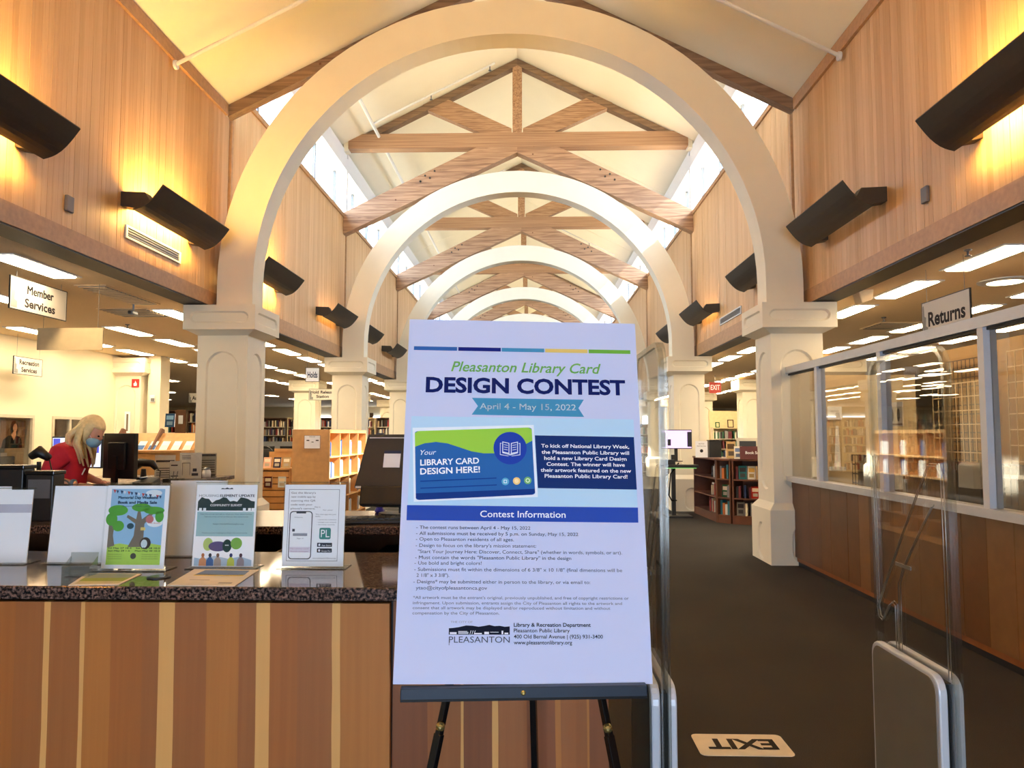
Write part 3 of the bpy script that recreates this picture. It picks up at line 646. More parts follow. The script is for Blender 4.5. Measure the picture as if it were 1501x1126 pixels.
for y, z1, m_, lab in ((9.15, 1.15, BLACK, 'black box on the returns desk at its far end'), (8.6, 1.05, STEEL, 'grey box on the returns desk behind the first pane'), (7.9, 1.16, SHELFW, 'brown carton on the returns desk behind the second pane'), (6.3, 1.1, BLACK, 'black bin on the returns desk behind the third pane')):
    t = thing('storage_box', lab, 'box', (4.30, y, .90)); B('box_body', m_, t, -.15, .15, -.18, .18, 0, z1-.90, bevel=.006); B('box_lid', m_, t, -.16, .16, -.19, .19, z1-.90, z1-.88); B('box_label', PAPER, t, -.154, -.15, -.07, .07, .05, .12)
t = thing('book_return_cabinet', 'long dark brown cabinet behind the low wire baskets in the returns room', 'cabinet', (3.9, 7.0, 0)); B('cabinet_body', mat('cabinet_dark', (84, 62, 36), .7), t, 0, .06, -2.2, 2.2, .0, 1.26); B('cabinet_top', SHELFW, t, -.01, .07, -2.2, 2.2, 1.26, 1.28)
t = thing('wall_poster', 'framed poster with two dark figures inside the returns room', 'poster', (3.95, 8.35, 1.62), -math.pi/2); B('poster_sheet', PAPER, t, -.16, .16, 0, .01, 0, .26)
for x in (-.07, .07): flat('figure_print', ink(70, 74, 84), t, ell(x, .12, .035, .07), z=.001, vertical=True)
flat('print_border', ink(120, 90, 96), t, rect(-.15, .01, .15, .03), z=.0008, vertical=True)
t = thing('wall_notice', 'white notice on the cream wall behind the first pane', 'notice', (3.9, 9.87, 1.72)); B('notice_sheet', PAPER, t, -.09, .09, 0, .01, 0, .17); text('NOTICE', INKD, t, -.05, .05, .1, .02, vertical=True, z=.001)
t = thing('paper_towel_strip', 'long white paper strip hanging down to a tray behind the first pane', 'paper', (3.88, 9.8, 1.12)); MB().prism([(-.03, 0), (.05, 0), (.035, .52), (.0, .52)], 'y', 0, .004).build('paper_strip', PAPER, t); B('tray', WHITE, t, -.09, .09, -.06, .04, -.05, 0)

# ------------------------------------------------------------------ security gates
WIRE = glass('loop_wire', (.8, .8, .78), .5, .45, .3)
def gate(x, y0, lab, mirror=1):
    t = thing('security_gate', lab, 'security gate', (x, y0, 0)); L = .585
    out = rrect(0, .10, L, 1.845, .09); inn = rrect(.018, .118, L-.018, 1.827, .075)
    MB().prism(rrect(.016, .116, L-.016, 1.829, .075), 'x', -.008, .008).build('acrylic_panel', ACR, t)
    m = MB(); n = len(out); vs = [(-.014, p[0], p[1]) for p in out]+[(-.014, p[0], p[1]) for p in inn]+[(.014, p[0], p[1]) for p in out]+[(.014, p[0], p[1]) for p in inn]
    fs = []
    for i in range(n):
        j = (i+1) % n; fs += [(i, n+i, n+j, j), (2*n+j, 3*n+j, 3*n+i, 2*n+i), (i, j, 2*n+j, 2*n+i), (n+j, n+i, 3*n+i, 3*n+j)]
    m.add(vs, fs).build('acrylic_edge', ACRE, t, smooth=False)
    w1 = [(.60-.03, .84), (.366, 1.128), (.173, 1.382), (.138, 1.426), (.078, 1.428), (.051, 1.395), (.045, .70)]
    w2 = [(.57, 1.45), (.57, .829), (.56, .795), (.532, .787), (.473, .857), (.442, .878), (.416, .87), (.416, .70)]
    w3 = [(.118, 1.283), (.198, 1.197), (.344, 1.029), (.385, .96), (.389, .70)]
    for wp in (w1, w2, w3):
        for d in (0, .018):
            MB().tube([(0, a+d, b-d*.5) for a, b in wp], .0024, 6).build('antenna_loop', WIRE, t, smooth=True)
    MB().box(-.002, .002, .30, .42, 1.02, 1.034).build('loop_clip', WIRE, t)
    for sx, nm in ((-1, 0), (1, 1)):
        a, b = sorted((sx*.012, sx*.042))
        MB().prism(rrect(.05, .0, L-.02, .705, .06), 'x', a, b).build('base_cover', LGREY, t, bevel=.006)
        c = sx*.0425; MB().prism(rrect(.07, .02, L-.04, .69, .05), 'x', min(c, sx*.0445), max(c, sx*.0445)).build('cover_face', PANELW, t)
    B('base_core', BLACK, t, -.012, .012, .06, L-.03, 0, .68)
    B('base_plate', STEEL, t, -.07, .07, -.02, L+.02, 0, .012)
    return t
gate(.43, 2.50, 'clear security gate right beside the poster, its edge toward us')
gate(1.42, 2.62, 'clear security gate with wire loops and grey base, in front of the Returns wall')

# ------------------------------------------------------------------ EXIT decal on the carpet
t = thing('floor_decal', 'cream floor sticker reading EXIT, upside down on the carpet', 'floor sticker', (1.03, 3.875, .0), 0)
MB().prism(rrect(-.225, -.13, .225, .13, .03), 'z', .0, .003).build('sticker_base', mat('decal_cream', (232, 216, 184), .5), t)
ob = text('EXIT', ink(44, 38, 30), t, .17, -.17, .062, .118, bold=.035, z=.004)
for v_ in ob.data.vertices: v_.co.y = .062-(v_.co.y-.062)     # turned 180 degrees so it reads from the far side

# ------------------------------------------------------------------ front counter
ctr = thing('service_counter', 'long wooden service counter with granite top in front', 'counter', (0, 0, 0))
CW = {k: wood('counter_wood_%s' % k, a, b_, .3, 'X', .6, .22, .5) for k, (a, b_) in dict(m=((142, 80, 22), (164, 98, 32)), d=((136, 78, 26), (154, 94, 38)), l=((158, 96, 30), (176, 112, 42)), s=((202, 148, 76), (212, 160, 90)), r=((112, 60, 20), (132, 76, 30))).items()}
bnd = [-3.2, -2.9, -2.62, -2.3, -1.95, -1.72, -1.578, -1.489, -1.470, -1.376, -1.362, -1.281, -1.255, -1.184, -1.134, -1.085, -.987, -.888, -.836, -.794, -.710, -.604, -.579, -.43]
kinds = ['m', 'd', 'l', 'm', 'l', 'm', 'd', 's', 'd', 's', 'l', 'm', 'm', 'd', 's', 'd', 'l', 'd', 's', 'm', 'd', 's', 'l']
random.seed(11)
def wob(x):
    return [x+random.uniform(-.0012, .0012)+.0035*math.sin(i*.45) for i in range(9)]
bz = [.02+i*(1.0/8) for i in range(9)]
edges = [wob(x) for x in bnd]
for i in range(len(bnd)-1):
    e0, e1 = edges[i], edges[i+1]
    MB().prism([(a, z) for a, z in zip(e0, bz)]+[(a, z) for a, z in zip(e1[::-1], bz[::-1])], 'y', 2.315, 2.34).build('plank', CW[kinds[i % len(kinds)]], ctr)
b2 = [-.425, -.32, -.220, -.211, -.124, -.106, -.02, .066, .082, .160, .168, .228]
k2 = ['r', 'd', 's', 'r', 's', 'd', 'r', 'l', 'd', 'l', 'r']  # r planks: shade on this recessed panel put into a red-brown colour
edges = [wob(x) for x in b2]; edges[0] = [b2[0]]*9; edges[-1] = [b2[-1]]*9
for i in range(len(b2)-1):
    MB().prism([(a, z) for a, z in zip(edges[i], bz)]+[(a, z) for a, z in zip(edges[i+1][::-1], bz[::-1])], 'y', 2.345, 2.365).build('plank', CW[k2[i]], ctr)
B('counter_body', BLACK, ctr, -4.1, .228, 2.366, 2.90, .02, 1.03)
B('granite_top', GRAN, ctr, -4.2, .26, 2.30, 2.985, 1.03, 1.07, bevel=.004)
B('back_panel', SHELFW, ctr, -4.1, .228, 2.90, 2.92, 0, 1.03)

# ------------------------------------------------------------------ things on the front counter
def acrylic_stand(name, lab, cat, loc, w, h, tilt, base=.07):
    t = thing(name, lab, cat, loc, (0, 0, 0)); t['group'] = 'clear acrylic stands on the front counter'
    M = Matrix.Rotation(-tilt, 4, 'X')
    MB().box(-w/2-.004, w/2+.004, -.0045, -.003, .004, h+.016, M).build('front_sheet', ACR, t)
    MB().box(-w/2-.004, w/2+.004, .003, .0045, .004, h+.016, M).build('back_sheet', ACR, t)
    MB().box(-w/2-.004, w/2+.004, -.0045, .0045, h+.013, h+.016, M).build('top_edge', ACRE, t)
    MB().box(-w/2-.014, w/2+.014, -.028, base, 0, .0035).build('foot', ACRE, t, bevel=.001)
    p = bpy.data.objects.new('paper_flyer', None)
    pm = MB().box(-w/2, w/2, -.0015, .0015, 0, h).build('paper_flyer', PAPER, t)
    pm.rotation_euler = (-tilt, 0, 0); pm.location = (0, 0, .006)
    return t, pm
V = True
# stand 3: housing survey flyer
t, p = acrylic_stand('flyer_stand', 'clear stand with white housing survey flyer, third from the left on the counter', 'flyer stand', (-1.067, 2.617, 1.07), .2135, .2794, .10)
def pf(nm, m, poly, z=.0018): return flat(nm, m, p, poly, z=z, vertical=True, th=.0001)
def pt(s, m, a, b, y, h=None, bold=0, z=.0022, shear=0): return text(s, m, p, a, b, y, h, bold=bold, shear=shear, vertical=True, z=z)
w2 = .10675
NV = ink(52, 62, 72)
pf('logo_print', NV, [(-.022, .264), (-.018, .268), (-.008, .266), (0, .27), (.008, .266), (.018, .269), (.022, .264)])
pt('HOUSING', ink(170, 174, 180), -.098, -.028, .2375, .0085, bold=.02); pt('ELEMENT UPDATE', ink(90, 96, 104), -.024, .099, .2375, .0085, bold=.03)
hill = [(-.1, .222)]+[(-.1+.2*i/16, .228+.008*math.sin(i*1.1)+.004*math.sin(i*2.7)) for i in range(1, 16)]+[(.1, .222), (.1, .190), (-.1, .190)]
pf('hill_print', ink(46, 66, 68), hill[::-1])
for x in (-.095, -.08, .06, .078, .09): pf('house_print', PAPER, rect(x, .190, x+.01, .199), z=.0021)
pt('COMMUNITY SURVEY', PAPER, -.056, .056, .205, .0075, bold=.04, z=.0024)
pf('teal_box', ink(160, 196, 202), rect(-.1, .102, .1, .186))
for i, (a, b_) in enumerate(((-.09, .092), (-.075, .08))): pt('Take the survey and tell us what you think about homes', ink(70, 84, 92), a, b_, .176-.009*i, .0042)
pt('https://bit.ly/HousingSurvey', ink(60, 74, 84), -.042, .066, .142, .005); pt('Thank you for helping to shape the community', ink(90, 104, 112), -.08, .08, .112, .004)
for cx_, cz_, rx, rz, c in ((-.055, .075, .017, .022, (184, 204, 120)), (-.02, .068, .033, .017, (96, 84, 128)), (.012, .070, .016, .022, (36, 68, 66)), (.044, .078, .020, .020, (126, 178, 84))): pf('speech_bubble', ink(*c), ell(cx_, cz_, rx, rz), z=.0019+cx_*.001)
pt('...', PAPER, .005, .018, .071, None, bold=.03, z=.0026)
pf('mountain_print', ink(176, 200, 220), [(-.1, .002), (.1, .002), (.1, .022), (.06, .034), (.02, .026), (-.03, .036), (-.07, .025), (-.1, .03)][::1], z=.0017)
for i, (x, c, hc) in enumerate(((-.07, (214, 150, 110), (190, 110, 60)), (-.045, (70, 106, 160), (40, 46, 60)), (-.018, (176, 160, 150), (110, 90, 80)), (.028, (196, 206, 90), (50, 60, 110)), (.062, (150, 140, 150), (90, 60, 70)))):
    pf('person_print', ink(*c), [(x-.013, .002), (x+.013, .002), (x+.012, .022), (x+.004, .032), (x-.004, .032), (x-.012, .022)], z=.002); pf('head_print', ink(*hc), ell(x, .038, .0055, .007, 12), z=.0021)
# stand 4: app flyer
t, p = acrylic_stand('flyer_stand', 'clear stand with library app flyer showing a phone, rightmost on the counter', 'flyer stand', (-.7585, 2.628, 1.07), .2135, .2794, .09)
K = ink(70, 74, 84); K2 = ink(120, 124, 132)
for r_ in (rect(-.092, .262, .086, .2635), rect(-.092, .018, .086, .0195), rect(-.092, .0195, -.0905, .262), rect(.0845, .0195, .086, .262)): pf('print_border', K2, r_)
for i, s_ in enumerate(('Get the library\'s', 'new mobile app by', 'scanning this QR', 'code with your', 'phone\'s camera.')): pt(s_, ink(96, 84, 90), -.084, (.002 if i != 3 else -.008), .248-.0135*i, .0065)
pt('Get it', K, .0, .02, .20, .005); pt('for your', K2, .03, .065, .19, .004)
pf('phone_outline', ink(60, 66, 76), rrect(-.086, .024, -.006, .188, .012)); pf('phone_screen', PAPER, rrect(-.083, .027, -.009, .185, .010), z=.0021)
pf('phone_notch', ink(60, 66, 76), rect(-.063, .180, -.029, .186), z=.0023); pt('Welcome', K2, -.07, -.04, .165, .004, z=.0024)
pf('grey_button', ink(150, 154, 166), rect(-.072, .103, -.022, .112), z=.0023); pf('app_dot', K, rect(-.075, .118, -.066, .127), z=.0023)
pt('Sign in', K2, -.058, -.034, .093, .004, z=.0024); pf('card_band', ink(226, 220, 234), rect(-.082, .047, -.010, .066), z=.0023); pt('My Library Card', ink(160, 120, 150), -.078, -.016, .058, .004, z=.0025); pt('Search catalogue', ink(160, 120, 150), -.078, -.016, .049, .004, z=.0025)
pt('The new app lets you', K2, .004, .076, .175, .0045); pt('easily:', K2, .004, .022, .168, .0045)
for i, s_ in enumerate(('search the collection', 'manage your account', 'browse events')): pt('- '+s_, K2, .01, .078-.006*(i == 2), .157-.0085*i, .004)
pf('logo_square', ink(64, 138, 132), rrect(.020, .092, .060, .131, .006)); pt('PL', PAPER, .026, .056, .099, .026, z=.0024)
for y_, a in ((.066, 'App Store'), (.047, 'Google Play')):
    pf('badge', ink(40, 50, 66), rrect(.014, y_, .066, y_+.014, .002)); pt(a, PAPER, .030, .062, y_+.003, .005, z=.0024); pf('badge_mark', PAPER, ell(.022, y_+.007, .0035, .0045, 10), z=.0024)
pt('www.pleasantonlibrary.org', K2, .0, .08, .026, .0045)
# stand 2: memorial day book sale
t, p = acrylic_stand('flyer_stand', 'clear stand with colourful book sale flyer of a tree, second from the left', 'flyer stand', (-1.355, 2.567, 1.07), .2155, .2794, .10)
pf('sky_print', ink(150, 196, 232), rect(-.093, .013, .093, .268)); pf('grass_print', ink(176, 216, 96), [(-.093, .013), (.093, .013), (.093, .078), (.05, .085), (.0, .076), (-.05, .084), (-.093, .076)], z=.0019)
pf('cloud_print', ink(226, 238, 248), ell(.055, .254, .028, .011), z=.0019); pf('cloud_print', ink(226, 238, 248), ell(.065, .155, .028, .016), z=.0019)
TRK = ink(124, 116, 106)
pf('trunk_print', TRK, [(-.022, .072), (.045, .072), (.03, .10), (.03, .15), (.06, .185), (.052, .19), (.02, .165), (.012, .195), (.004, .195), (.0, .165), (-.03, .18), (-.034, .172), (-.002, .15), (-.004, .11)], z=.0020)
pf('trunk_print', TRK, [(-.093, .07), (-.068, .076), (-.076, .11), (-.073, .15), (-.093, .15)], z=.0020)
for e_ in ((-.065, .195, .034, .018), (-.085, .165, .02, .022), (-.06, .142, .02, .018), (.015, .205, .033, .014), (.06, .195, .036, .013), (.08, .175, .015, .02)): pf('leaf_print', ink(88, 170, 70), ell(*e_), z=.0021)
pf('hollow_print', ink(70, 62, 60), ell(.038, .085, .019, .020), z=.0022); pf('bird_print', ink(206, 224, 232), ell(.034, .083, .011, .014), z=.0023); pf('bird_print', ink(196, 120, 124), ell(.047, .165, .014, .013), z=.0022); pf('bird_print', ink(50, 84, 96), ell(-.018, .142, .012, .010), z=.0022)
pf('book_print', ink(232, 208, 120), rect(.018, .128, .034, .138), z=.0022); pt('Free Books', ink(206, 110, 110), .042, .084, .150, .005); 
for i in range(7):
    x = -.088+.025*i; pf('bunting_flag', ink(*((200, 84, 84), (44, 72, 110))[i % 2]), [(x, .266-.003*i), (x+.011, .264-.003*i), (x+.006, .253-.003*i)], z=.0023); pf('bunting_flag', ink(*((44, 72, 110), (220, 226, 234))[i % 2]), [(x+.011, .264-.003*i), (x+.02, .262-.003*i), (x+.016, .252-.003*i)], z=.0023)
DB = ink(40, 64, 100)
pt('Memorial Day Weekend', DB, -.068, .070, .234, .0095, bold=.03, z=.0025); pt('Book and Media Sale', DB, -.068, .068, .2175, .0095, bold=.04, z=.0025); pt('Pleasanton Public Library', DB, -.052, .052, .207, .005, z=.0025)
for i in range(2): pt(('Fri May 27 10-5    Sat May 28 10-5', 'Sun May 29 1-5     Mon May 30 10-3')[i], ink(50, 70, 60), -.088, .09, .066-.009*i, .005, bold=.02, z=.0025)
for i in range(3):
    pt('Thousands of books for all', ink(96, 116, 70), -.088, -.04, .046-.007*i, .0035, z=.0025); pt('Proceeds help the library', ink(96, 116, 70), .03, .086, .046-.007*i, .0035, z=.0025)
pf('round_seal', ink(90, 90, 80), ell(.0, .042, .010, .010), z=.0023)
# stands 1, 0 and the one behind: back sides of displays
for lab, loc, w_, h_, ti, yaw in (('white back of a wide display with clear card holder before it', (-1.615, 2.70, 1.07), .24, .275, .12, -.0), ('white display cut off by the left edge of the picture on the counter', (-1.92, 2.68, 1.07), .24, .262, .1, .05), ('white display behind the book sale flyer on the counter', (-1.275, 2.86, 1.07), .22, .285, .10, .0)):
    t = thing('display_board', lab, 'display stand', loc, (0, 0, yaw)); M = Matrix.Rotation(-ti, 4, 'X')
    MB().box(-w_/2, w_/2, -.002, .002, .004, h_, M).build('white_sheet', PAPER, t)
    MB().box(-w_/2-.006, w_/2+.006, -.005, -.003, .004, h_+.006, M).build('front_sheet', ACR, t); MB().box(-w_/2-.006, w_/2+.006, -.006, .006, h_+.004, h_+.007, M).build('top_edge', ACRE, t)
    MB().box(-w_/2-.01, w_/2+.01, -.03, .07, 0, .0035).build('foot', ACRE, t)
    if 'cut off' in lab: MB().box(-w_/2, w_/2, -.0026, -.002, .18, .21, M).build('grey_band', mat('paper_print_grey', (188, 190, 206), .7), t)  # printed grey area across the sheet
t = thing('card_holder', 'small empty clear card holder in front of the white display', 'card holder', (-1.475, 2.47, 1.07), .02)
MB().box(-.045, .045, -.03, .03, 0, .003).build('holder_base', ACRE, t); MB().box(-.045, .045, -.03, -.028, .003, .035).build('front_lip', ACRE, t); MB().box(-.045, .045, .01, .012, .003, .075, Matrix.Rotation(-.15, 4, 'X')).build('back_rest', ACRE, t)
for x in (-.045, .043): MB().prism([(-.03, .003), (.02, .003), (.02, .06), (-.03, .03)], 'x', x, x+.002).build('side_wall', ACRE, t)
# papers lying on the counter
def sheet(lab, poly, parts):
    cx_ = sum(a for a, b in poly)/4; cy_ = sum(b for a, b in poly)/4
    t = thing('paper_sheet', lab, 'paper', (cx_, cy_, 1.0705))
    MB().prism([(a-cx_, b-cy_) for a, b in poly], 'z', 0, .0016).build('sheet', mat('sheet_cream', (236, 226, 206), .6), t)
    P0, P1, P2, P3 = [Vector((a-cx_, b-cy_)) for a, b in poly]
    def uv(u, v_): a = P0.lerp(P1, u); b = P3.lerp(P2, u); q = a.lerp(b, v_); return (q.x, q.y)
    for nm, c, pl in parts: MB().prism([uv(*q) for q in pl], 'z', .0016, .0019).build(nm, ink(*c), t)
    return t
sheet('green and cream flyer lying flat on the counter before the tree flyer', [(-1.412, 2.304), (-1.265, 2.319), (-1.287, 2.499), (-1.474, 2.507)], [('grass_print', (150, 170, 90), [(.08, .3), (.94, .3), (.94, .6), (.08, .55)]), ('sky_print', (150, 165, 160), [(.08, .55), (.94, .6), (.94, .95), (.08, .95)]), ('tan_print', (206, 200, 160), [(.08, .1), (.94, .1), (.94, .3), (.08, .3)])])
sheet('cream flyer with blue band lying flat before the housing flyer', [(-1.113, 2.315), (-.902, 2.307), (-.927, 2.584), (-1.153, 2.591)], [('blue_print', (120, 150, 196), [(.15, .62), (.9, .62), (.88, .92), (.2, .92)]), ('yellow_print', (232, 212, 130), [(.15, .56), (.9, .56), (.9, .66), (.6, .62), (.3, .68), (.15, .62)]), ('text_print', (190, 180, 166), [(.2, .3), (.5, .3), (.5, .33), (.2, .33)]), ('text_print', (170, 166, 160), [(.7, .12), (.9, .12), (.9, .18), (.7, .18)])])
t = thing('cable_grommet', 'round black cable hole cover in the granite between the flyers', 'grommet', (-1.203, 2.445, 1.0702)); MB().lathe([(.036, 0), (.036, .003), (.03, .004)], n=24).build('grommet_rim', BLACK, t); MB().lathe([(.028, .0041), (.028, .0048)], n=24).build('grommet_cap', BLACKS, t)

# ------------------------------------------------------------------ poster on easel
P = bpy.data.objects.new('poster', None); COL.objects.link(P)
P.location = (-.02217, 1.92411, 1.39044); P.rotation_mode = 'XYZ'; P.rotation_euler = tuple(math.radians(a) for a in (76.4677, .77926, 4.15958))
tag(P, 'large white Design Contest poster standing on the black easel', 'poster')
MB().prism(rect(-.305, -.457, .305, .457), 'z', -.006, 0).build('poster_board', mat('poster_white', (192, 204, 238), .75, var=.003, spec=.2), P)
def qf(nm, c, poly, z=.0004): return MB().prism(poly, 'z', z-.0003, z).build(nm, ink(*c), P)
def qt(s, c, a, b, y, h=None, bold=0, z=.0012, shear=0, rotz=0, nm='text_line'): return text(s, ink(*c), P, a, b, y, h, bold=bold, shear=shear, z=z, rotz=rotz, name=nm)
for (a, b_), c in zip(((-.2903, -.1760), (-.1728, -.0597), (-.0573, .0565), (.0590, .1729), (.1759, .2885)), ((44, 96, 170), (12, 28, 116), (62, 138, 186), (222, 196, 110), (106, 172, 62))): qf('colour_bar', c, rect(a, .3695, b_, .3800))
qt('Pleasanton Library Card', (104, 166, 82), -.1905, .2070, .3120, .0275, shear=.28, bold=.012)
qt('DESIGN CONTEST', (10, 26, 92), -.2550, .2704, .2545, .0395, bold=.035)
qf('ribbon', (62, 140, 184), [(-.1340, .1945), (.1590, .1927), (.1446, .2161), (.1595, .2396), (-.1342, .2397), (-.1182, .2178)])
qt('April 4 - May 15, 2022', (238, 246, 252), -.1134, .1382, .2095, .0165, bold=.008)
qf('light_blue_panel', (176, 214, 242), rect(-.2888, -.041, .2885, .1880), .0004)
qf('card_border', (226, 238, 250), [(-.2740, -.0326), (.0364, -.0178), (.0270, .1693), (-.2851, .1570)], .0008)
ca = math.atan2(.0144, .3)
def cuv(u, v_):      # card coordinates 0..1 over the tilted card
    P0, P1, P2, P3 = (-.2690, -.0285), (.0296, -.0118), (.0215, .1622), (-.2787, .1480)
    a = (P0[0]+(P1[0]-P0[0])*u, P0[1]+(P1[1]-P0[1])*u); b = (P3[0]+(P2[0]-P3[0])*u, P3[1]+(P2[1]-P3[1])*u)
    return (a[0]+(b[0]-a[0])*v_, a[1]+(b[1]-a[1])*v_)
qf('card_blue', (36, 98, 170), [cuv(u, v_) for u, v_ in rrect(0, 0, 1, 1, .03)], .0012)
wave = [(0, .77), (.08, .815), (.18, .83), (.28, .80), (.38, .735), (.48, .67), (.58, .635), (.68, .63), (.78, .66), (.88, .71), (.96, .765), (1, .80)]
qf('card_green', (150, 206, 72), [cuv(u, v_) for u, v_ in wave+[(1, .97), (.97, 1), (.03, 1), (0, .97)]], .0015)
qf('card_band', (14, 52, 128), [cuv(u, v_) for u, v_ in ((.03, 0), (.97, 0), (1, .03), (1, .085), (0, .095), (0, .03))], .0015)
for v_ in (.265, .165): qf('card_line', (16, 62, 140), [cuv(u, w_) for u, w_ in ((.04, v_-.008), (.68, v_-.008), (.68, v_+.008), (.04, v_+.008))], .0015)
qf('book_disc', (30, 64, 168), ell(-.0341, .1070, .0425, .0425, 36), .0018)
IC = (226, 234, 246)
for s in (-1, 1):
    qf('book_icon', IC, [(-.034+s*.000, .088), (-.034+s*.002, .088), (-.034+s*.002, .120), (-.034+s*.020, .124), (-.034+s*.020, .094), (-.034+s*.002, .0905), (-.034, .0905)] if s > 0 else [(-.034, .0905), (-.036, .0905), (-.054, .094), (-.054, .124), (-.036, .120), (-.036, .088), (-.034, .088)], .0021)
    pg = [(-.034+s*.004, .0945), (-.034+s*.018, .0975), (-.034+s*.018, .1215), (-.034+s*.004, .1185)]
    qf('book_page', (30, 64, 168), pg if s > 0 else pg[::-1], .0024)
    for k in range(3):
        zz = .101+k*.006; ln = [(-.034+s*.006, zz), (-.034+s*.016, zz+.002), (-.034+s*.016, zz+.0033), (-.034+s*.006, zz+.0013)]
        qf('page_line', IC, ln if s > 0 else ln[::-1], .0027)
    qf('book_cover', IC, [(-.034+s*.022, .120), (-.034+s*.026, .120), (-.034+s*.026, .089), (-.034+s*.004, .0855), (-.034+s*.004, .0867), (-.034+s*.0245, .0905), (-.034+s*.0245, .1185), (-.034+s*.022, .1185)][::s], .0021)
qt('Your', (240, 246, 252), -.2618, -.2218, .0860, .0130, shear=.3, rotz=ca, z=.002)
qt('LIBRARY CARD', (244, 248, 252), -.2613, -.1126, .0590, .0150, bold=.02, rotz=ca, z=.002); qt('DESIGN HERE!', (244, 248, 252), -.2605, -.1099, .0362, .0155, bold=.02, rotz=ca, z=.002)
for x, y, c in ((-.0458, .0205, (92, 174, 206)), (-.0172, .0222, (236, 206, 130)), (.0109, .0239, (110, 180, 110))): qf('card_dot', c, ell(x, y, .0095, .0095, 20), .0019)
qf('dot_mark', (236, 244, 250), rect(-.0500, .0163, -.0416, .0247), .0021); qf('dot_mark', (92, 174, 206), rect(-.0485, .0178, -.0431, .0232), .0023); qf('dot_mark', (248, 226, 170), ell(-.0172, .0222, .0055, .0055, 14), .0021)
qf('dot_mark', (222, 240, 214), ell(.0109, .0239, .0055, .0055, 16), .0021); qf('dot_mark', (110, 180, 110), ell(.0109, .0239, .0035, .0035, 12), .0023)
qf('navy_panel', (16, 46, 108), [(.0366, .0050), (.2885, .0037), (.2873, .1405), (.0297, .1415)], .0008)
for s_, a, b_, y in (('To kick off National Library Week,', .0458, .2736, .1098), ('the Pleasanton Public Library will', .0466, .2728, .0934), ('hold a new Library Card Design', .0534, .2656, .0778), ('Contest. The winner will have', .0593, .2603, .0624), ('their artwork featured on the new', .0439, .2759, .0468), ('Pleasanton Public Library Card!', .0539, .2660, .0318)): qt(s_, (236, 242, 250), a, b_, y, .0092, bold=.018, z=.0014)
qf('blue_banner', (38, 74, 172), [(-.2901, -.0785), (.2885, -.0797), (.2893, -.0420), (-.2904, -.0410)], .0008)
qt('Contest Information', (240, 245, 252), -.1081, .1055, -.0690, .0160, bold=.008, z=.0014)
G = (92, 98, 116)
for s_, a, b_, y in (('- The contest runs between April 4 - May 15, 2022', -.2650, .0169, -.0993), ('- All submissions must be received by 5 p.m. on Sunday, May 15, 2022', -.2650, .1364, -.1139), ('- Open to Pleasanton residents of all ages.', -.2650, -.0238, -.1278), ('- Design to focus on the library\'s mission statement:', -.2650, .0311, -.1430), ('"Start Your Journey Here: Discover, Connect, Share" (whether in words, symbols, or art).', -.2590, .2443, -.1578), ('- Must contain the words "Pleasanton Public Library" in the design', -.2650, .1175, -.1720), ('- Use bold and bright colors!', -.2660, -.1029, -.1852), ('- Submissions must fit within the dimensions of 6 3/8" x 10 1/8" (final dimensions will be', -.2660, .2426, -.2003), ('2 1/8" x 3 3/8").', -.2600, -.1809, -.2142), ('- Designs* may be submitted either in person to the library, or via email to:', -.2670, .1631, -.2292), ('ytao@cityofpleasantonca.gov', -.2606, -.0888, -.2437)): qt(s_, G, a, b_, y, .0082, bold=.004)
for s_, b_, y in (('*All artwork must be the entrant\'s original, previously unpublished, and free of copyright restrictions or', .2564, -.2656), ('infringement. Upon submission, entrants assign the City of Pleasanton all rights to the artwork and', .2390, -.2780), ('consent that all artwork may be displayed and/or reproduced without limitation and without', .2101, -.2893), ('compensation by the City of Pleasanton.', -.0584, -.3013)): qt(s_, (110, 114, 130), -.2662, b_, y, .0068, bold=.004)
qt('THE CITY OF', (140, 146, 160), -.1746, -.1226, -.3205, .0045)
hillp = [(-.1785, -.3470), (-.0335, -.3470), (-.0335, -.3280), (-.045, -.3290), (-.058, -.3268), (-.07, -.3275), (-.082, -.3248), (-.095, -.3272), (-.108, -.3290), (-.122, -.3268), (-.138, -.3262), (-.155, -.3300), (-.168, -.3318), (-.1785, -.3325)]
BK = (14, 20, 40); qf('logo_hills', BK, hillp, .0006)
for r_ in (rect(-.176, -.3460, -.160, -.3415), rect(-.156, -.3450, -.132, -.3435), rect(-.156, -.3425, -.132, -.3412), rect(-.156, -.3402, -.135, -.3390), rect(-.118, -.3460, -.100, -.3432), rect(-.094, -.3460, -.083, -.3405), rect(-.08, -.3420, -.060, -.3408), rect(-.053, -.3460, -.049, -.3380), rect(-.046, -.3460, -.037, -.3425)): qf('logo_building', (226, 232, 246), r_, .0009)
for x in (-.129, -.124, -.119): qf('logo_arch', (226, 232, 246), [(x, -.3460), (x+.0012, -.3460), (x+.004, -.3380), (x+.0028, -.3375)], .0009)
qt('PLEASANTON', (70, 76, 96), -.1778, -.0335, -.3650, .0140); qf('logo_stem', (70, 76, 96), rect(-.1778, -.371, -.1765, -.3650), .0009)
for s_, b_, y, bo in (('Library & Recreation Department', .1612, -.3286, .02), ('Pleasanton Public Library', .1104, -.3415, .01), ('400 Old Bernal Avenue | (925) 931-3400', .1897, -.3553, .01), ('www.pleasantonlibrary.org', .1155, -.3687, .01)): qt(s_, (30, 34, 50), -.0238, b_, y, .0086, bold=bo)
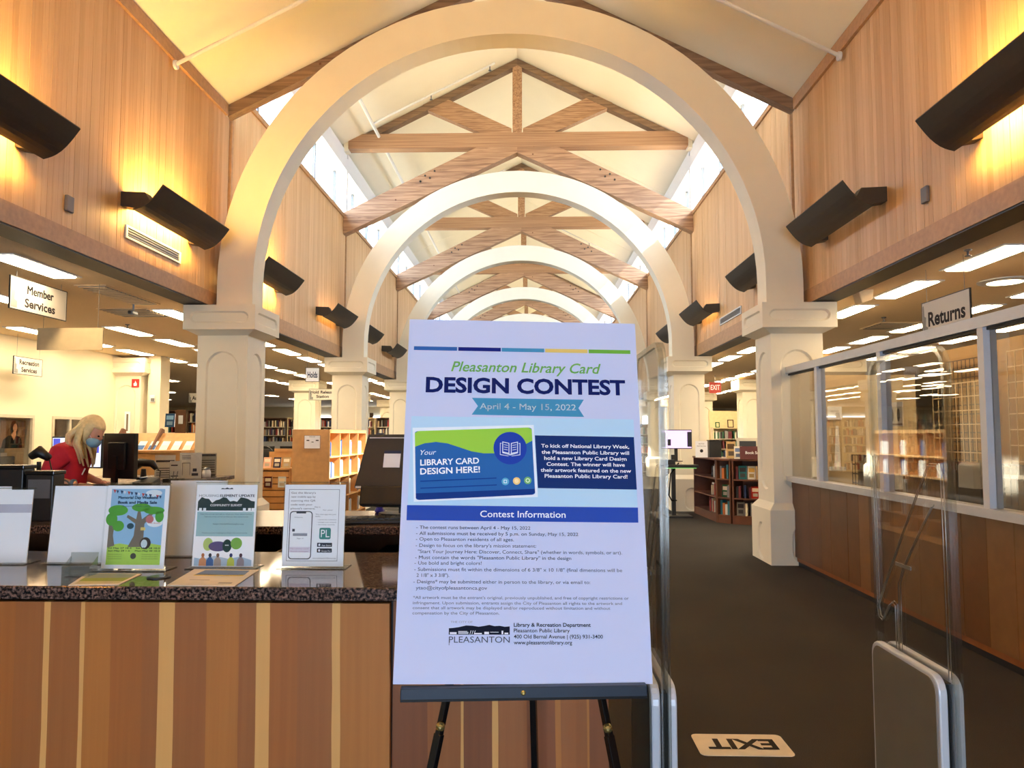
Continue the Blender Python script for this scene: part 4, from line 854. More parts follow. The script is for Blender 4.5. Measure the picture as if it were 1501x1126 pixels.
# easel (local frame = world)
E_ = thing('easel', 'black folding easel with brass knobs holding the poster', 'easel', (-.02, 1.85, 0))
EX, EY = -.02, 1.85
Mz = Matrix.Translation((-.022, 1.80, .928)) @ Matrix.Rotation(math.radians(4.16), 4, 'Z')
Mz = Matrix.Translation((-EX, -EY, 0)) @ Mz
BLU = mat('easel_ledge', (34, 44, 58), .35, .2)
MB().box(-.283, .29, -.004, .022, -.008, .018, Mz).build('ledge_front', BLU, E_, bevel=.002); MB().box(-.283, .29, -.004, .05, -.012, -.006, Mz).build('ledge_tray', BLACKS, E_)
MB().lathe([(.006, 0), (.006, .004), (.003, .006)], n=12, M=Mz @ Matrix.Translation((.0, -.004, .006)) @ Matrix.Rotation(math.pi/2, 4, 'X')).build('ledge_screw', BRASS, E_)
def leg(p0, p1, w_, nm='leg'):
    a, b = Vector(p0), Vector(p1); d = (b-a); q = d.to_track_quat('Z', 'Y').to_matrix().to_4x4(); L = d.length
    M = Matrix.Translation(a-Vector((EX, EY, 0))) @ q
    m = MB().box(-w_/2, w_/2, -.008, .008, 0, L, M); return m.build(nm, BLACKS, E_, bevel=.002), M
for s, (tx, bx_) in ((-1, (-.045, -.386)), (1, (.012, .335))):
    top = Vector((tx, 2.12, 1.72)); bot = Vector((bx_, 1.66, .0)); u = (top-bot)
    mid = bot+u*.47
    leg(bot, top, .016); leg(bot+Vector((0, -.004, 0)), mid, .022, 'leg_extension')
    kp = bot+u*.482
    MB().lathe([(.011, 0), (.011, .006), (.007, .010), (.003, .012)], n=16, M=Matrix.Translation(kp-Vector((EX, EY+.012, 0))) @ Matrix.Rotation(math.pi/2, 4, 'X')).build('brass_knob', BRASS, E_)
    MB().lathe([(.013, 0), (.013, .02)], c=(bot.x-EX, bot.y-EY, -.0), n=10).build('rubber_foot', BLACK, E_)
leg((0.02, 2.245, 0), (-.02, 2.13, 1.72), .018); MB().lathe([(.013, 0), (.013, .02)], c=(.02-EX, 2.245-EY, 0), n=10).build('rubber_foot', BLACK, E_)

#PART3
# ------------------------------------------------------------------ staff desks behind the counter
DESKW = mat('desk_front_maple', (196, 146, 88), .45, var=.08)
t = thing('staff_desk', 'long staff desk with granite top running towards the nearest left column', 'desk', (0, 0, 0))
MB().prism([(-3.62, 5.45), (-3.36, 5.45), (-3.36, 8.52), (-4.85, 8.52), (-4.85, 7.0), (-3.62, 7.0)], 'z', 1.03, 1.07).build('granite_top', GRAN2, t, bevel=.004)
B('front_panel', DESKW, t, -3.46, -3.43, 5.5, 8.48, .05, 1.03); MB().prism([(-3.59, 5.5), (-3.46, 5.5), (-3.46, 8.48), (-4.8, 8.48), (-4.8, 7.05), (-3.59, 7.05)], 'z', .0, 1.03).build('desk_body', SHELFW, t)
t = thing('work_desk', 'dark granite work desk behind the front counter, holding the keyboard', 'desk', (0, 0, 0))
B('granite_top', GRAN2, t, -3.3, .15, 3.80, 4.60, 1.03, 1.07, bevel=.004); B('back_panel', SHELFW, t, -3.25, .12, 4.52, 4.55, 0, 1.03)
B('shelf', BLACKS, t, -3.25, .12, 3.86, 4.5, .78, .80); 
for x in (-3.25, -1.7, -.6, .09): B('side_panel', BLACK, t, x, x+.03, 3.85, 4.52, 0, 1.03)
for i, (x, c, nm) in enumerate(((-.92, (44, 66, 100), 'blue'), (-.80, (120, 40, 36), 'dark red'), (-.66, (60, 70, 84), 'slate'))):
    t = thing('binder', '%s binder lying on the shelf under the work desk' % nm, 'binder', (x, 4.0, .80+.045*i)); t['label'] = '%s folder on the shelf under the keyboard desk' % nm
    m_ = mat('binder_%s' % nm, c, .5); B('cover', m_, t, -.14, .14, -.12, .18, 0, .035, bevel=.003); B('pages', PAPER, t, -.13, .13, -.122, .17, .006, .029)
def monitor(lab, loc, rot, w, h, back=True, screen=None, stand=.10, tilt=0, m=BLACK):
    t = thing('monitor', lab, 'monitor', loc, rot); T = Matrix.Translation((0, 0, stand)) @ Matrix.Rotation(-tilt, 4, 'X')
    MB().box(-w/2, w/2, -.02, .02, 0, h, T).build('monitor_casing', m, t, bevel=.006)
    MB().box(-w/2+.012, w/2-.012, -.0225, -.020, .014, h-.014, T).build('screen', screen or BLACKS, t)
    MB().box(-w*.28, w*.28, .02, .045, h*.2, h*.8, T).build('back_bulge', m, t, bevel=.01)
    MB().box(-.03, .03, .035, .06, -stand+.01, h*.5, T if tilt == 0 else Matrix.Translation((0, 0, stand))).build('stand_neck', m, t)
    MB().prism(ell(0, .03, .12, .09, 20), 'z', 0, .015).build('stand_foot', m, t)
    return t
def screen_mat(nm, cols, sc=6, e=1.6):
    m, n, l, b = new_mat(nm); tc = n.new('ShaderNodeTexCoord'); br = n.new('ShaderNodeTexBrick'); br.inputs['Scale'].default_value = sc
    l.new(tc.outputs['Generated'], br.inputs['Vector']); br.inputs['Color1'].default_value = lin(cols[0])+(1,); br.inputs['Color2'].default_value = lin(cols[1])+(1,); br.inputs['Mortar'].default_value = lin(cols[2])+(1,); br.inputs['Mortar Size'].default_value = .06
    b.inputs['Base Color'].default_value = (0, 0, 0, 1); l.new(br.outputs[0], b.inputs['Emission Color']); b.inputs['Emission Strength'].default_value = e; return m
SCR_W = emit('screen_white', (216, 222, 244), .7); SCR_B = emit('screen_blue', (80, 84, 190), .6); SCR_L = emit('screen_lilac', (214, 184, 240), .62)
monitor('black monitor back seen on the staff desk right of the person in red', (-3.47, 6.32, 1.07), math.pi-.45, .40, .38, stand=.09, tilt=.0)
t = monitor('lit monitor on the staff desk behind the person in red', (-4.46, 7.35, 1.07), -.05, .52, .31, screen=SCR_W, stand=.13)
for x0, x1, z0, z1 in ((-.24, -.17, .16, .42), (.14, .23, .28, .42)): B('blue_window', SCR_B, t, x0, x1, -.024, -.0225, z0, z1)
# the big tilted monitor / terminal left of the poster
t = thing('tilted_monitor', 'big dark tilted monitor back with white label left of the poster', 'monitor', (-.68, 4.20, 1.07), math.pi-.10)
DK = mat('monitor_grey', (44, 42, 40), .5, var=.05); T = Matrix.Translation((0, 0, .16)) @ Matrix.Rotation(.30, 4, 'X')
MB().prism([(-.27, 0), (.31, 0), (.262, .31), (-.25, .31)], 'y', -.02, .02, T).build('monitor_casing', DK, t, bevel=.006); MB().box(-.22, .22, -.022, -.02, .02, .30, T).build('screen', BLACKS, t)
MB().box(-.2, .25, .02, .023, .285, .29, T).build('chrome_strip', LGREY, t); MB().box(.06, .155, .021, .023, .115, .195, T).build('white_label', PAPER, t); MB().box(.06, .155, .0212, .0232, .195, .212, T).build('label_top', ink(50, 62, 90), t)
MB().box(-.14, .27, -.03, .03, -.10, .01, T).build('monitor_base_block', BLACK, t, bevel=.01); MB().prism(ell(0, 0, .17, .11, 20), 'z', 0, .03).build('stand_foot', BLACK, t); MB().box(-.05, .05, -.03, .03, .02, .16).build('stand_neck', BLACK, t)
for x in (.27, .08): MB().box(x, x+.03, .02, .026, -.005, .007, T).build('chrome_clip', LGREY, t)
t = thing('blue_figurine', 'small blue object standing on top of the tilted monitor', 'ornament', (-.90, 4.48, 1.07)); MB().lathe([(.02, 0), (.03, .01), (.02, .03), (.012, .40), (.026, .43), (.022, .46)], n=12).build('figurine_body', mat('figurine_blue', (40, 44, 190), .3), t); B('figurine_rim', mat('figurine_dark', (30, 30, 60), .4), t, -.02, .02, -.02, .02, .46, .468)
t = thing('keyboard', 'black keyboard on the work desk below the tilted monitor', 'keyboard', (-.84, 3.98, 1.07), .12)
B('keyboard_base', BLACK, t, -.22, .22, -.075, .075, 0, .022, bevel=.006); m = MB()
for r_ in range(5):
    for c_ in range(15): m.box(-.21+c_*.028, -.186+c_*.028, -.066+r_*.027, -.043+r_*.027, .022, .029)
stuff(m.build('keys', mat('keys_dark', (30, 30, 32), .4), t))
t = thing('desk_phone', 'dark phone box beside the keyboard near the poster edge', 'phone', (-.50, 3.98, 1.07)); MB().prism([(-.09, 0), (.09, 0), (.09, .07), (-.09, .03)], 'x', -.09, .09).build('phone_base', BLACK, t, bevel=.006); MB().box(-.085, -.04, -.09, .09, .06, .085).build('handset', BLACKS, t, bevel=.01)
def dark_box(lab, x0, x1, y, z1, cat='box', lbl=False):
    t = thing('desk_box', lab, cat, ((x0+x1)/2, y, 1.07)); w = (x1-x0)/2; h = z1-1.07; DD = .05
    B('box_body', BLACK, t, -w, w, -DD, DD, 0, h-.02, bevel=.006); B('box_lid', BLACKS, t, -w-.005, w+.005, -DD-.005, DD+.005, h-.02, h, bevel=.004)
    if lbl: B('white_label', PAPER, t, w*.1, w*.62, -DD-.002, -DD, h*.45, h*.62)
    return t
dark_box('black printer with white label at the left edge on the work desk', -3.02, -2.72, 4.05, 1.365, 'printer', True)
t = dark_box('black box with a dark window next to the labelled printer', -2.705, -2.555, 4.05, 1.335, 'printer'); B('dark_window', STEEL, t, -.06, .06, -.0515, -.05, .12, .22)
t = thing('barcode_scanner', 'barcode scanner on a stand on the desk behind the black boxes', 'scanner', (-2.90, 4.40, 1.07)); MB().lathe([(.05, 0), (.05, .01), (.012, .02), (.012, .30)], n=14).build('scanner_stand', BLACK, t)
MB().tube([(-.05, 0, .33), (.0, 0, .36), (.06, 0, .32)], [.022, .035, .02], 10).build('scanner_head', BLACK, t, smooth=True); MB().tube([(.06, 0, .32), (.09, 0, .2), (.08, 0, .02)], .004, 6).build('scanner_cable', BLACK, t, smooth=True)
def coil(lab, loc, r, m_, n_=3, tilt=1.1):
    t = thing('cable_coil', lab, 'cable', loc); 
    for k in range(n_):
        R = Matrix.Rotation(tilt+.15*k, 4, 'X') @ Matrix.Rotation(.3*k, 4, 'Z'); pts = [R @ Vector((r*math.cos(a), r*math.sin(a), 0))+Vector((0, 0, r*math.sin(tilt)+.008)) for a in [2*math.pi*i/20 for i in range(20)]]
        MB().tube(pts, .006, 6, closed=True).build('cable_loop', m_, t, smooth=True)
coil('looped grey cable on the staff desk in front of the hands', (-3.60, 5.75, 1.07), .055, STEEL); coil('black cable loop on the staff desk near the monitor foot', (-3.50, 5.62, 1.07), .04, BLACK)
t = thing('headset_scanner', 'black hand scanner and phone on a stand right of the black monitor', 'scanner', (-3.62, 7.0, 1.07)); MB().lathe([(.09, 0), (.09, .02), (.03, .04), (.02, .14)], n=14).build('scanner_stand', BLACK, t); MB().tube([(-.10, 0, .13), (-.03, 0, .20), (.08, 0, .19), (.12, 0, .14)], [.025, .04, .035, .02], 10).build('scanner_head', BLACK, t, smooth=True)
MB().tube([(.1, 0, .16), (.16, 0, .12), (.15, 0, .02)], .005, 6).build('scanner_cable', BLACK, t, smooth=True)
t = thing('desk_phone', 'black desk phone on the staff desk under the hand scanner', 'phone', (-3.50, 6.85, 1.07)); MB().prism([(-.08, 0), (.08, 0), (.08, .07), (-.08, .025)], 'x', -.08, .08).build('phone_base', BLACK, t, bevel=.006); MB().box(-.075, -.035, -.08, .08, .05, .075).build('handset', BLACKS, t, bevel=.01)
t = thing('pen_tray', 'small black tray with pens at the corner of the staff desk', 'tray', (-3.50, 7.35, 1.07)); B('tray_base', BLACK, t, -.08, .08, -.06, .06, 0, .03); 
for k in range(3): MB().tube([(-.04+.03*k, 0, .02), (-.05+.04*k, .02, .10)], .004, 6).build('pen', STEEL, t)
def small_stand(lab, x, y, w, h, bands, cols=(70, 70, 74), face=(250, 246, 238), rz=.42):
    t = thing('small_flyer_stand', lab, 'flyer stand', (x, y, 1.07), rz, 'small stands on the staff desk'); B('flyer_sheet', ink(*face), t, -w/2, w/2, -.002, .002, 0, h); B('clear_cover', ACR, t, -w/2-.004, w/2+.004, -.006, -.004, 0, h+.01); B('stand_foot', ACRE, t, -w/2, w/2, -.03, .04, -.0, .003)
    for a, b_, c_, d_ in bands: flat('print_band', ink(*cols), t, rect((a-.5)*w, c_*h, (b_-.5)*w, d_*h), z=.003, vertical=True)
    return t
small_stand('flyer stand with black band, leftmost on the staff desk by the counter end', -3.72, 7.62, .19, .25, [(.05, .95, .72, .80)]+[(.08, .9, .1+.09*k, .13+.09*k) for k in range(5)])
small_stand('narrow white card stand before the black banded flyer on the staff desk', -3.50, 7.38, .10, .20, [(.1, .7, .76, .82), (.1, .75, .24, .29)], face=(240, 238, 232))
small_stand('app flyer on the staff desk, a smaller copy of the one in front', -3.54, 7.80, .21, .27, [(.12, .14, .15, .62), (.46, .48, .15, .62), (.12, .48, .6, .62), (.6, .78, .28, .40), (.55, .85, .12, .22), (.1, .5, .88, .9), (.1, .5, .82, .84), (.1, .5, .76, .78)], cols=(90, 92, 98))
small_stand('grey framed flyer closest to the column on the staff desk', -3.58, 8.32, .17, .25, [(.06, .94, .88, .97), (.06, .94, .02, .08)]+[(.1, .9, .18+.1*k, .21+.1*k) for k in range(6)], face=(176, 170, 158))
t = thing('candy_jar', 'white jar with dark lid between the two stands by the column', 'jar', (-3.48, 8.05, 1.07)); MB().lathe([(.0, 0), (.042, .002), (.045, .06), (.035, .08), (.035, .085)], n=16).build('jar_body', WHITE, t, smooth=True); MB().lathe([(.037, .085), (.037, .1), (.01, .11)], n=16).build('jar_lid', STEEL, t)
# chairs
def task_chair(lab, x, y, rz, zs=.62, zb=1.18):
    t = thing('task_chair', lab, 'chair', (x, y, 0), rz)
    MB().prism(rrect(-.24, -.23, .24, .23, .08), 'z', zs-.07, zs).build('seat', BLACK, t, bevel=.02)
    pts = [(-.22, .20, zs+.02)]+[(-.23*math.cos(a), .24, zb-.23+.23*math.sin(a)) for a in [math.pi*i/10 for i in range(11)]]+[(.22, .20, zs+.02)]
    MB().tube(pts, .017, 8).build('back_frame', BLACKS, t, smooth=True); MB().prism(rrect(-.20, zs+.12, .20, zb-.06, .08), 'y', .23, .26).build('backrest', BLACK, t, bevel=.01)
    for s in (-1, 1): MB().tube([(s*.24, .15, zs-.02), (s*.30, .12, zs+.2), (s*.30, -.12, zs+.22)], .014, 8).build('armrest', STEEL, t, smooth=True)
    MB().lathe([(.035, .08), (.035, .3), (.025, .3), (.025, zs-.07)], n=12).build('gas_post', STEEL, t)
    for k in range(5):
        a = 2*math.pi*k/5; MB().tube([(0, 0, .10), (.28*math.cos(a), .28*math.sin(a), .06)], .02, 6).build('base_leg', BLACK, t); MB().lathe([(.0, 0), (.028, .01), (.028, .05), (.0, .055)], c=(.28*math.cos(a), .28*math.sin(a), 0), n=10).build('caster', BLACK, t)
    return t
task_chair('black task chair behind the housing flyer, its curved back showing on the left', -1.60, 3.42, math.pi+.1, zb=1.22)
task_chair('black chair behind the app flyer by the tilted monitor', -.34, 3.40, math.pi-.1, .52, 1.02)
task_chair('black chair between the housing and app flyers', -.97, 3.40, math.pi+.1, .55, 1.06)

# ------------------------------------------------------------------ person in red at the staff desk
def skin(name, pts, edges, radii, m, parent, levels=2, root=0):
    me = bpy.data.meshes.new(name); me.from_pydata(pts, edges, []); me.update(); o = link(name, me, parent)
    me.materials.append(m)
    sm = o.modifiers.new('skin', 'SKIN'); sk = me.skin_vertices[0].data if me.skin_vertices else None
    if not me.skin_vertices:
        bm = bmesh.new(); bm.from_mesh(me); bm.verts.layers.skin.verify(); bm.to_mesh(me); bm.free()
    for i, v_ in enumerate(me.skin_vertices[0].data):
        r_ = radii[i]; v_.radius = (r_, r_) if not isinstance(r_, tuple) else r_; v_.use_root = (i == root)
    sm.use_smooth_shade = True
    ss = o.modifiers.new('sub', 'SUBSURF'); ss.levels = levels; ss.render_levels = levels
    return o
SKIN = mat('skin', (226, 170, 140), .55, var=.03); RED = mat('red_shirt', (196, 34, 56), .8, var=.08, scale=16, bump=.3); HAIR = mat('blonde_hair', (246, 220, 160), .55, var=.10, scale=40, bump=.3); TROU = mat('dark_trousers', (34, 36, 46), .8)
Pn = thing('person', 'person in a red top with long blonde hair bending over the staff desk', 'person', (-4.02, 6.2, 0))
# x forward (toward the desk), z up; origin under the hips
bp = [(.17, 0, .93), (.20, 0, 1.12), (.215, 0, 1.28), (.225, 0, 1.40), (.27, 0, 1.475), (.31, 0, 1.515),
      (.17, .09, .90), (.17, .10, .50), (.14, .10, .09), (.24, .10, .035), (.32, .10, .025), (.17, -.09, .90), (.17, -.10, .50), (.14, -.10, .09), (.24, -.10, .035), (.32, -.10, .025),
      (.215, .17, 1.375), (.14, .22, 1.20), (.27, .20, 1.15), (.38, .16, 1.125), (.215, -.17, 1.375), (.14, -.22, 1.20), (.26, -.20, 1.15), (.36, -.15, 1.125)]
be = [(0, 1), (1, 2), (2, 3), (3, 4), (4, 5), (0, 6), (6, 7), (7, 8), (8, 9), (9, 10), (0, 11), (11, 12), (12, 13), (13, 14), (14, 15), (3, 16), (16, 17), (17, 18), (18, 19), (3, 20), (20, 21), (21, 22), (22, 23)]
br_ = [.12, .105, .115, .09, .05, .05, .085, .055, .04, .035, .025, .085, .055, .04, .035, .025, .055, .042, .036, .025, .055, .042, .036, .025]
body = skin('body', bp, be, br_, SKIN, Pn)
# shirt: torso and half sleeves
sp_ = [(.165, 0, .86), (.195, 0, 1.10), (.212, 0, 1.27), (.222, 0, 1.385), (.25, 0, 1.435), (.215, .165, 1.375), (.15, .21, 1.24), (.165, .215, 1.19), (.215, -.165, 1.375), (.15, -.21, 1.24), (.165, -.215, 1.19)]
skin('red_top', sp_, [(0, 1), (1, 2), (2, 3), (3, 4), (3, 5), (5, 6), (6, 7), (3, 8), (8, 9), (9, 10)], [(.15, .16), .135, .15, .130, .085, .088, .070, .064, .088, .070, .064], RED, Pn)
skin('trousers', [(.17, 0, .95), (.17, .09, .88), (.17, .10, .5), (.14, .10, .12), (.17, -.09, .88), (.17, -.10, .5), (.14, -.10, .12)], [(0, 1), (1, 2), (2, 3), (0, 4), (4, 5), (5, 6)], [.14, .105, .078, .06, .105, .078, .06], TROU, Pn)
# head: looks down to the desk
hm = bmesh.new(); bmesh.ops.create_uvsphere(hm, u_segments=24, v_segments=16, radius=1)
for v_ in hm.verts:
    x, y, z = v_.co; taper = 1-.22*max(0, -z)
    v_.co = (x*.098*(1-.10*max(0, -z)), y*.076*taper, z*.118)
    if x > .75 and abs(y) < .28 and -.35 < z < .12: v_.co.x += .016*(1-abs(y)/.28)      # nose
    if x > .6 and abs(y) < .35 and -.8 < z < -.6: v_.co.x += .006                        # chin
HM = Matrix.Translation((.365, 0, 1.555)) @ Matrix.Rotation(.55, 4, 'Y')
me = bpy.data.meshes.new('head'); hm.transform(HM); hm.to_mesh(me); hm.free(); me.materials.append(SKIN); link('head', me, Pn, smooth=True)
for s in (-1, 1):
    MB().lathe([(.0, -.008), (.009, -.004), (.009, .004), (0, .008)], n=10, M=HM @ Matrix.Translation((.088, s*.030, .008))).build('eye', ink(40, 34, 30), Pn, smooth=True)
    MB().prism(ell(0, 0, .018, .03, 12), 'y', -.006, .006, HM @ Matrix.Translation((.0, s*.076, -.005))).build('ear', SKIN, Pn)
    MB().tube([HM @ Vector((.07, s*.06, -.03)), HM @ Vector((.02, s*.076, .0))], .0015, 5).build('mask_loop', PAPER, Pn)
MB().tube([HM @ Vector((.098, -.02, -.062)), HM @ Vector((.101, 0, -.060)), HM @ Vector((.098, .02, -.062))], .004, 6).build('mouth', ink(170, 90, 84), Pn)
mk = bmesh.new(); bmesh.ops.create_uvsphere(mk, u_segments=16, v_segments=12, radius=1)
for v_ in mk.verts: v_.co = (v_.co.x*.055+.062, v_.co.y*.068, v_.co.z*.052-.058)
mk.transform(HM); me = bpy.data.meshes.new('face_mask'); mk.to_mesh(me); mk.free(); me.materials.append(mat('mask_blue', (150, 196, 222), .7)); link('face_mask', me, Pn, smooth=True)
# hair: cap plus long falling strands
hb = bmesh.new(); bmesh.ops.create_uvsphere(hb, u_segments=24, v_segments=16, radius=1)
for v_ in hb.verts:
    x, y, z = v_.co
    v_.co = (x*.112-.014, y*.090, z*.130+.012)
bmesh.ops.delete(hb, geom=[v_ for v_ in hb.verts if v_.co.x > .045 and v_.co.z < .055], context='VERTS')
hb.transform(HM); me = bpy.data.meshes.new('hair'); hb.to_mesh(me); hb.free(); me.materials.append(HAIR); hair = link('hair', me, Pn, smooth=True)
so = hair.modifiers.new('th', 'SOLIDIFY'); so.thickness = .01
random.seed(5)
for k in range(26):
    a = -1.35+2.7*k/25; y0 = .085*math.sin(a); b0 = HM @ Vector((-.02-.075*math.cos(a), y0, -.01))
    fwd = k % 3 == 0 or abs(a) > 1.0
    if fwd: end = Vector((.35+random.uniform(-.02, .02), y0*1.15, 1.29+random.uniform(-.04, .05))); midp = (b0+end)/2+Vector((-.015, y0*.5, .02))
    else: end = Vector((.20+random.uniform(-.03, .03), y0*1.3, 1.40+random.uniform(-.02, .03))); midp = (b0+end)/2+Vector((-.02, y0*.4, .03))
    MB().tube([HM @ Vector((-.03-.05*math.cos(a), y0*.9, .06)), b0, midp, end], [.018, .024, .022, .006], 7).build('hair_strand', HAIR, hair, smooth=True)
# hands with fingers
for s, w0 in ((1, Vector((.38, .16, 1.125))), (-1, Vector((.36, -.15, 1.125)))):
    d = Vector((.97, -s*.15, -.10)).normalized(); side = Vector((0, 1, 0))
    pc = w0+d*.05
    hp = [tuple(w0), tuple(pc)]; he = [(0, 1)]; hr = [.024, (.034, .018)]
    for f_, (off, ln) in enumerate(((-.027, .062), (-.009, .074), (.009, .070), (.026, .054))):
        k0 = len(hp); root = pc+side*off+d*.028
        hp += [tuple(root), tuple(root+d*ln*.5+Vector((0, 0, -.006))), tuple(root+d*ln+Vector((0, 0, -.026)))]; he += [(1, k0), (k0, k0+1), (k0+1, k0+2)]; hr += [.0105, .009, .007]
    k0 = len(hp); th0 = w0+d*.03-side*s*.03; hp += [tuple(th0), tuple(th0+d*.03-side*s*.022), tuple(th0+d*.058-side*s*.020+Vector((0, 0, -.014)))]; he += [(1, k0), (k0, k0+1), (k0+1, k0+2)]; hr += [.013, .011, .008]
    skin('hand', hp, he, hr, SKIN, Pn, 1)
MB().lathe([(.040, -.012), (.042, 0), (.040, .012)], n=14, M=Matrix.Translation((.33, -.165, 1.13)) @ Matrix.Rotation(math.pi/2, 4, 'Y')).build('wrist_band', mat('band_blue', (130, 160, 190), .5), Pn)
skin('shirt_print', [(.33, -.05, 1.2), (.335, -.02, 1.25)], [(0, 1)], [.004, .004], PAPER, Pn, 0)

# ------------------------------------------------------------------ books
BC = {'red': (170, 48, 40), 'navy': (34, 50, 90), 'white': (226, 222, 212), 'green': (46, 100, 70), 'tan': (190, 160, 120), 'black': (34, 32, 34), 'teal': (50, 120, 130), 'orange': (210, 120, 60), 'maroon': (100, 34, 44), 'grey': (140, 138, 134), 'cream': (234, 224, 196), 'blue': (60, 100, 160)}
BM = {}
for c, v_ in BC.items():
    m = MB(); m.box(-.5, -.42, -.5, .5, 0, 1); m.box(.42, .5, -.5, .5, 0, 1); m.box(-.42, .42, -.5, -.44, 0, 1)     # boards and spine (spine faces -Y)
    me = bpy.data.meshes.new('book'); me.from_pydata(m.v+[(x, y, z) for x in (-.42, .42) for y in (-.44, .46) for z in (.02, .97)], [], m.f+[tuple(i+24 for i in f) for f in [(0, 1, 3, 2), (4, 6, 7, 5), (0, 4, 5, 1), (2, 3, 7, 6), (0, 2, 6, 4), (1, 5, 7, 3)]])
    me.materials.append(mat('book_%s' % c, v_, .55, var=.1)); me.materials.append(PAPER)
    for i, p_ in enumerate(me.polygons): p_.material_index = 1 if i >= 18 else 0
    BM[c] = me
def book(c, loc, rz, th, dp, h, lab, grp, lean=0):
    o = bpy.data.objects.new('book', BM[c]); COL.objects.link(o); o.location = loc; o.rotation_euler = (lean, 0, rz) if isinstance(lean, float) and lean else (0, 0, rz); o.scale = (th, dp, h)
    tag(o, lab, 'book', grp); return o
def face_out(lab, loc, rz, w, h, c, c2, grp, tilt=.25, cat='book'):
    """a book standing with its front cover outwards"""
    t = thing('book', lab, cat, loc, rz, grp); M = Matrix.Rotation(-tilt, 4, 'X')
    MB().box(-w/2, w/2, 0, .018, 0, h, M).build('cover', ink(*c), t); MB().box(-w*.38, w*.38, -.0012, 0, h*.55, h*.85, M).build('title_panel', ink(*c2), t); MB().box(-w*.3, w*.3, -.0012, 0, h*.15, h*.42, M).build('picture_panel', ink(*[int(x*.6+40) for x in c2]), t)
    MB().box(-w/2+.004, w/2+.002, .004, .016, .004, h-.004, M).build('pages', PAPER, t)
    return t

# ------------------------------------------------------------------ holds cubby unit left of the poster
t = thing('cubby_shelf', 'maple holds shelf with open pigeonholes and a paper sign on its end', 'shelf', (-2.82, 10.5, 0)); L = 2.35; H = 1.60
B('end_panel', LIGHTW, t, -.52, 0, 0, .03, 0, H); B('end_panel', LIGHTW, t, -.52, 0, L-.03, L, 0, H); B('top_board', LIGHTW, t, -.52, .0, .03, L-.03, H-.05, H); B('centre_panel', LIGHTW, t, -.30, -.28, .03, L-.03, .05, H-.05); B('plinth', LIGHTW, t, -.50, -.02, .03, L-.03, 0, .08)
for k in range(4): z = .36+.30*k-.06; B('shelf', LIGHTW, t, -.28, 0, .03, L-.03, z, z+.02)
for k in range(1, 4): y = .03+(L-.06)*k/4; B('divider', LIGHTW, t, -.28, -.002, y-.01, y+.01, .08, H-.05)
t = thing('paper_notice', 'white paper notice taped to the end of the maple holds shelf', 'notice', (-3.06, 10.495, 1.33)); B('notice_sheet', PAPER, t, -.115, .115, -.003, 0, 0, .19); f = MB()
for r_ in (rect(-.115, 0, .115, .006), rect(-.115, .184, .115, .19), rect(-.115, 0, -.109, .19), rect(.109, 0, .115, .19)): f.prism(r_, 'y', -.0045, -.003)
f.build('notice_border', ink(150, 110, 90), t); text('HOLDS', INKD, t, -.04, .04, .16, .014, vertical=True, z=.004)
for r_ in ((-.08, .11, -.04, .125), (.05, .11, .09, .125), (-.01, .09, .02, .10)): flat('arrow_print', INKD, t, rect(*r_), z=.004, vertical=True)
random.seed(21); GR = 'books in the maple holds shelf'
for k in range(4):
    for r_ in range(4):
        z = (.08, .32, .62, .92)[r_] if r_ else .08
        z = [.08, .32, .62, .92, 1.22][r_+1]; y0 = 10.5+.03+(L-.06)*k/4+.03; 
        yy = y0
        for b_ in range(random.choice((2, 3, 4, 5))):
            th = random.uniform(.025, .05); h = random.uniform(.19, .235); c = random.choice(['white', 'cream', 'navy', 'white', 'grey', 'blue', 'white'])
            book(c, (-2.925, yy+th/2, z), math.pi/2, th, .19, h, '%s book, %s in the %s pigeonhole, %s row of the holds shelf' % (c, ORD[b_], ORD[k], ('lowest', 'second', 'third', 'top')[r_]), GR); yy += th+.004

# ------------------------------------------------------------------ book displays left
t = thing('display_unit', 'low maple display unit with slatted end and face-out books, left of the holds shelf', 'shelf', (-4.22, 11.9, 0))
B('end_panel', LIGHTW, t, -.10, -.07, 0, 1.5, 0, .97); B('end_panel', LIGHTW, t, .39, .42, 0, 1.5, 0, .97); B('back_board', LIGHTW, t, -.07, .39, .40, .43, 0, 1.25); B('sloped_shelf', LIGHTW, t, -.10, .42, -.02, .40, .97, 1.0); B('upper_board', LIGHTW, t, .02, .42, .38, .41, 1.25, 1.30)
for k in range(9): B('slat', LIGHTW, t, -.07, .39, -.015, .005, .06+.10*k, .145+.10*k)
B('slat_backing', SHELFW, t, -.07, .39, .005, .02, .05, .96)
for i, (x, c, nm) in enumerate(((-4.24, (232, 190, 170), 'pink'), (-4.08, (60, 56, 80), 'dark'), (-3.93, (190, 170, 130), 'tan'))): face_out('%s book facing out on the low maple display unit' % nm, (x, 12.05, 1.0), 0, .12, .17, c, (240, 236, 220), 'face-out books on the maple display')
for i, (x, c, nm) in enumerate(((-4.15, (90, 40, 44), 'dark red'), (-3.93, (200, 214, 220), 'pale'))): face_out('%s book hung on the slatted end of the display unit' % nm, (x, 11.862, .70), 0, .12, .17, c, (236, 226, 200), 'books on the slatted end', .05)
t = thing('book_truck', 'maple book shelf with leaning books beside the nearest left column', 'shelf', (-4.75, 11.4, 0)); B('side_panel', SHELFW, t, -.30, -.27, 0, .5, 0, 1.12); B('side_panel', SHELFW, t, .27, .30, 0, .5, 0, 1.12)
for z in (.1, .45, .9): B('shelf', SHELFW, t, -.27, .27, 0, .5, z, z+.025)
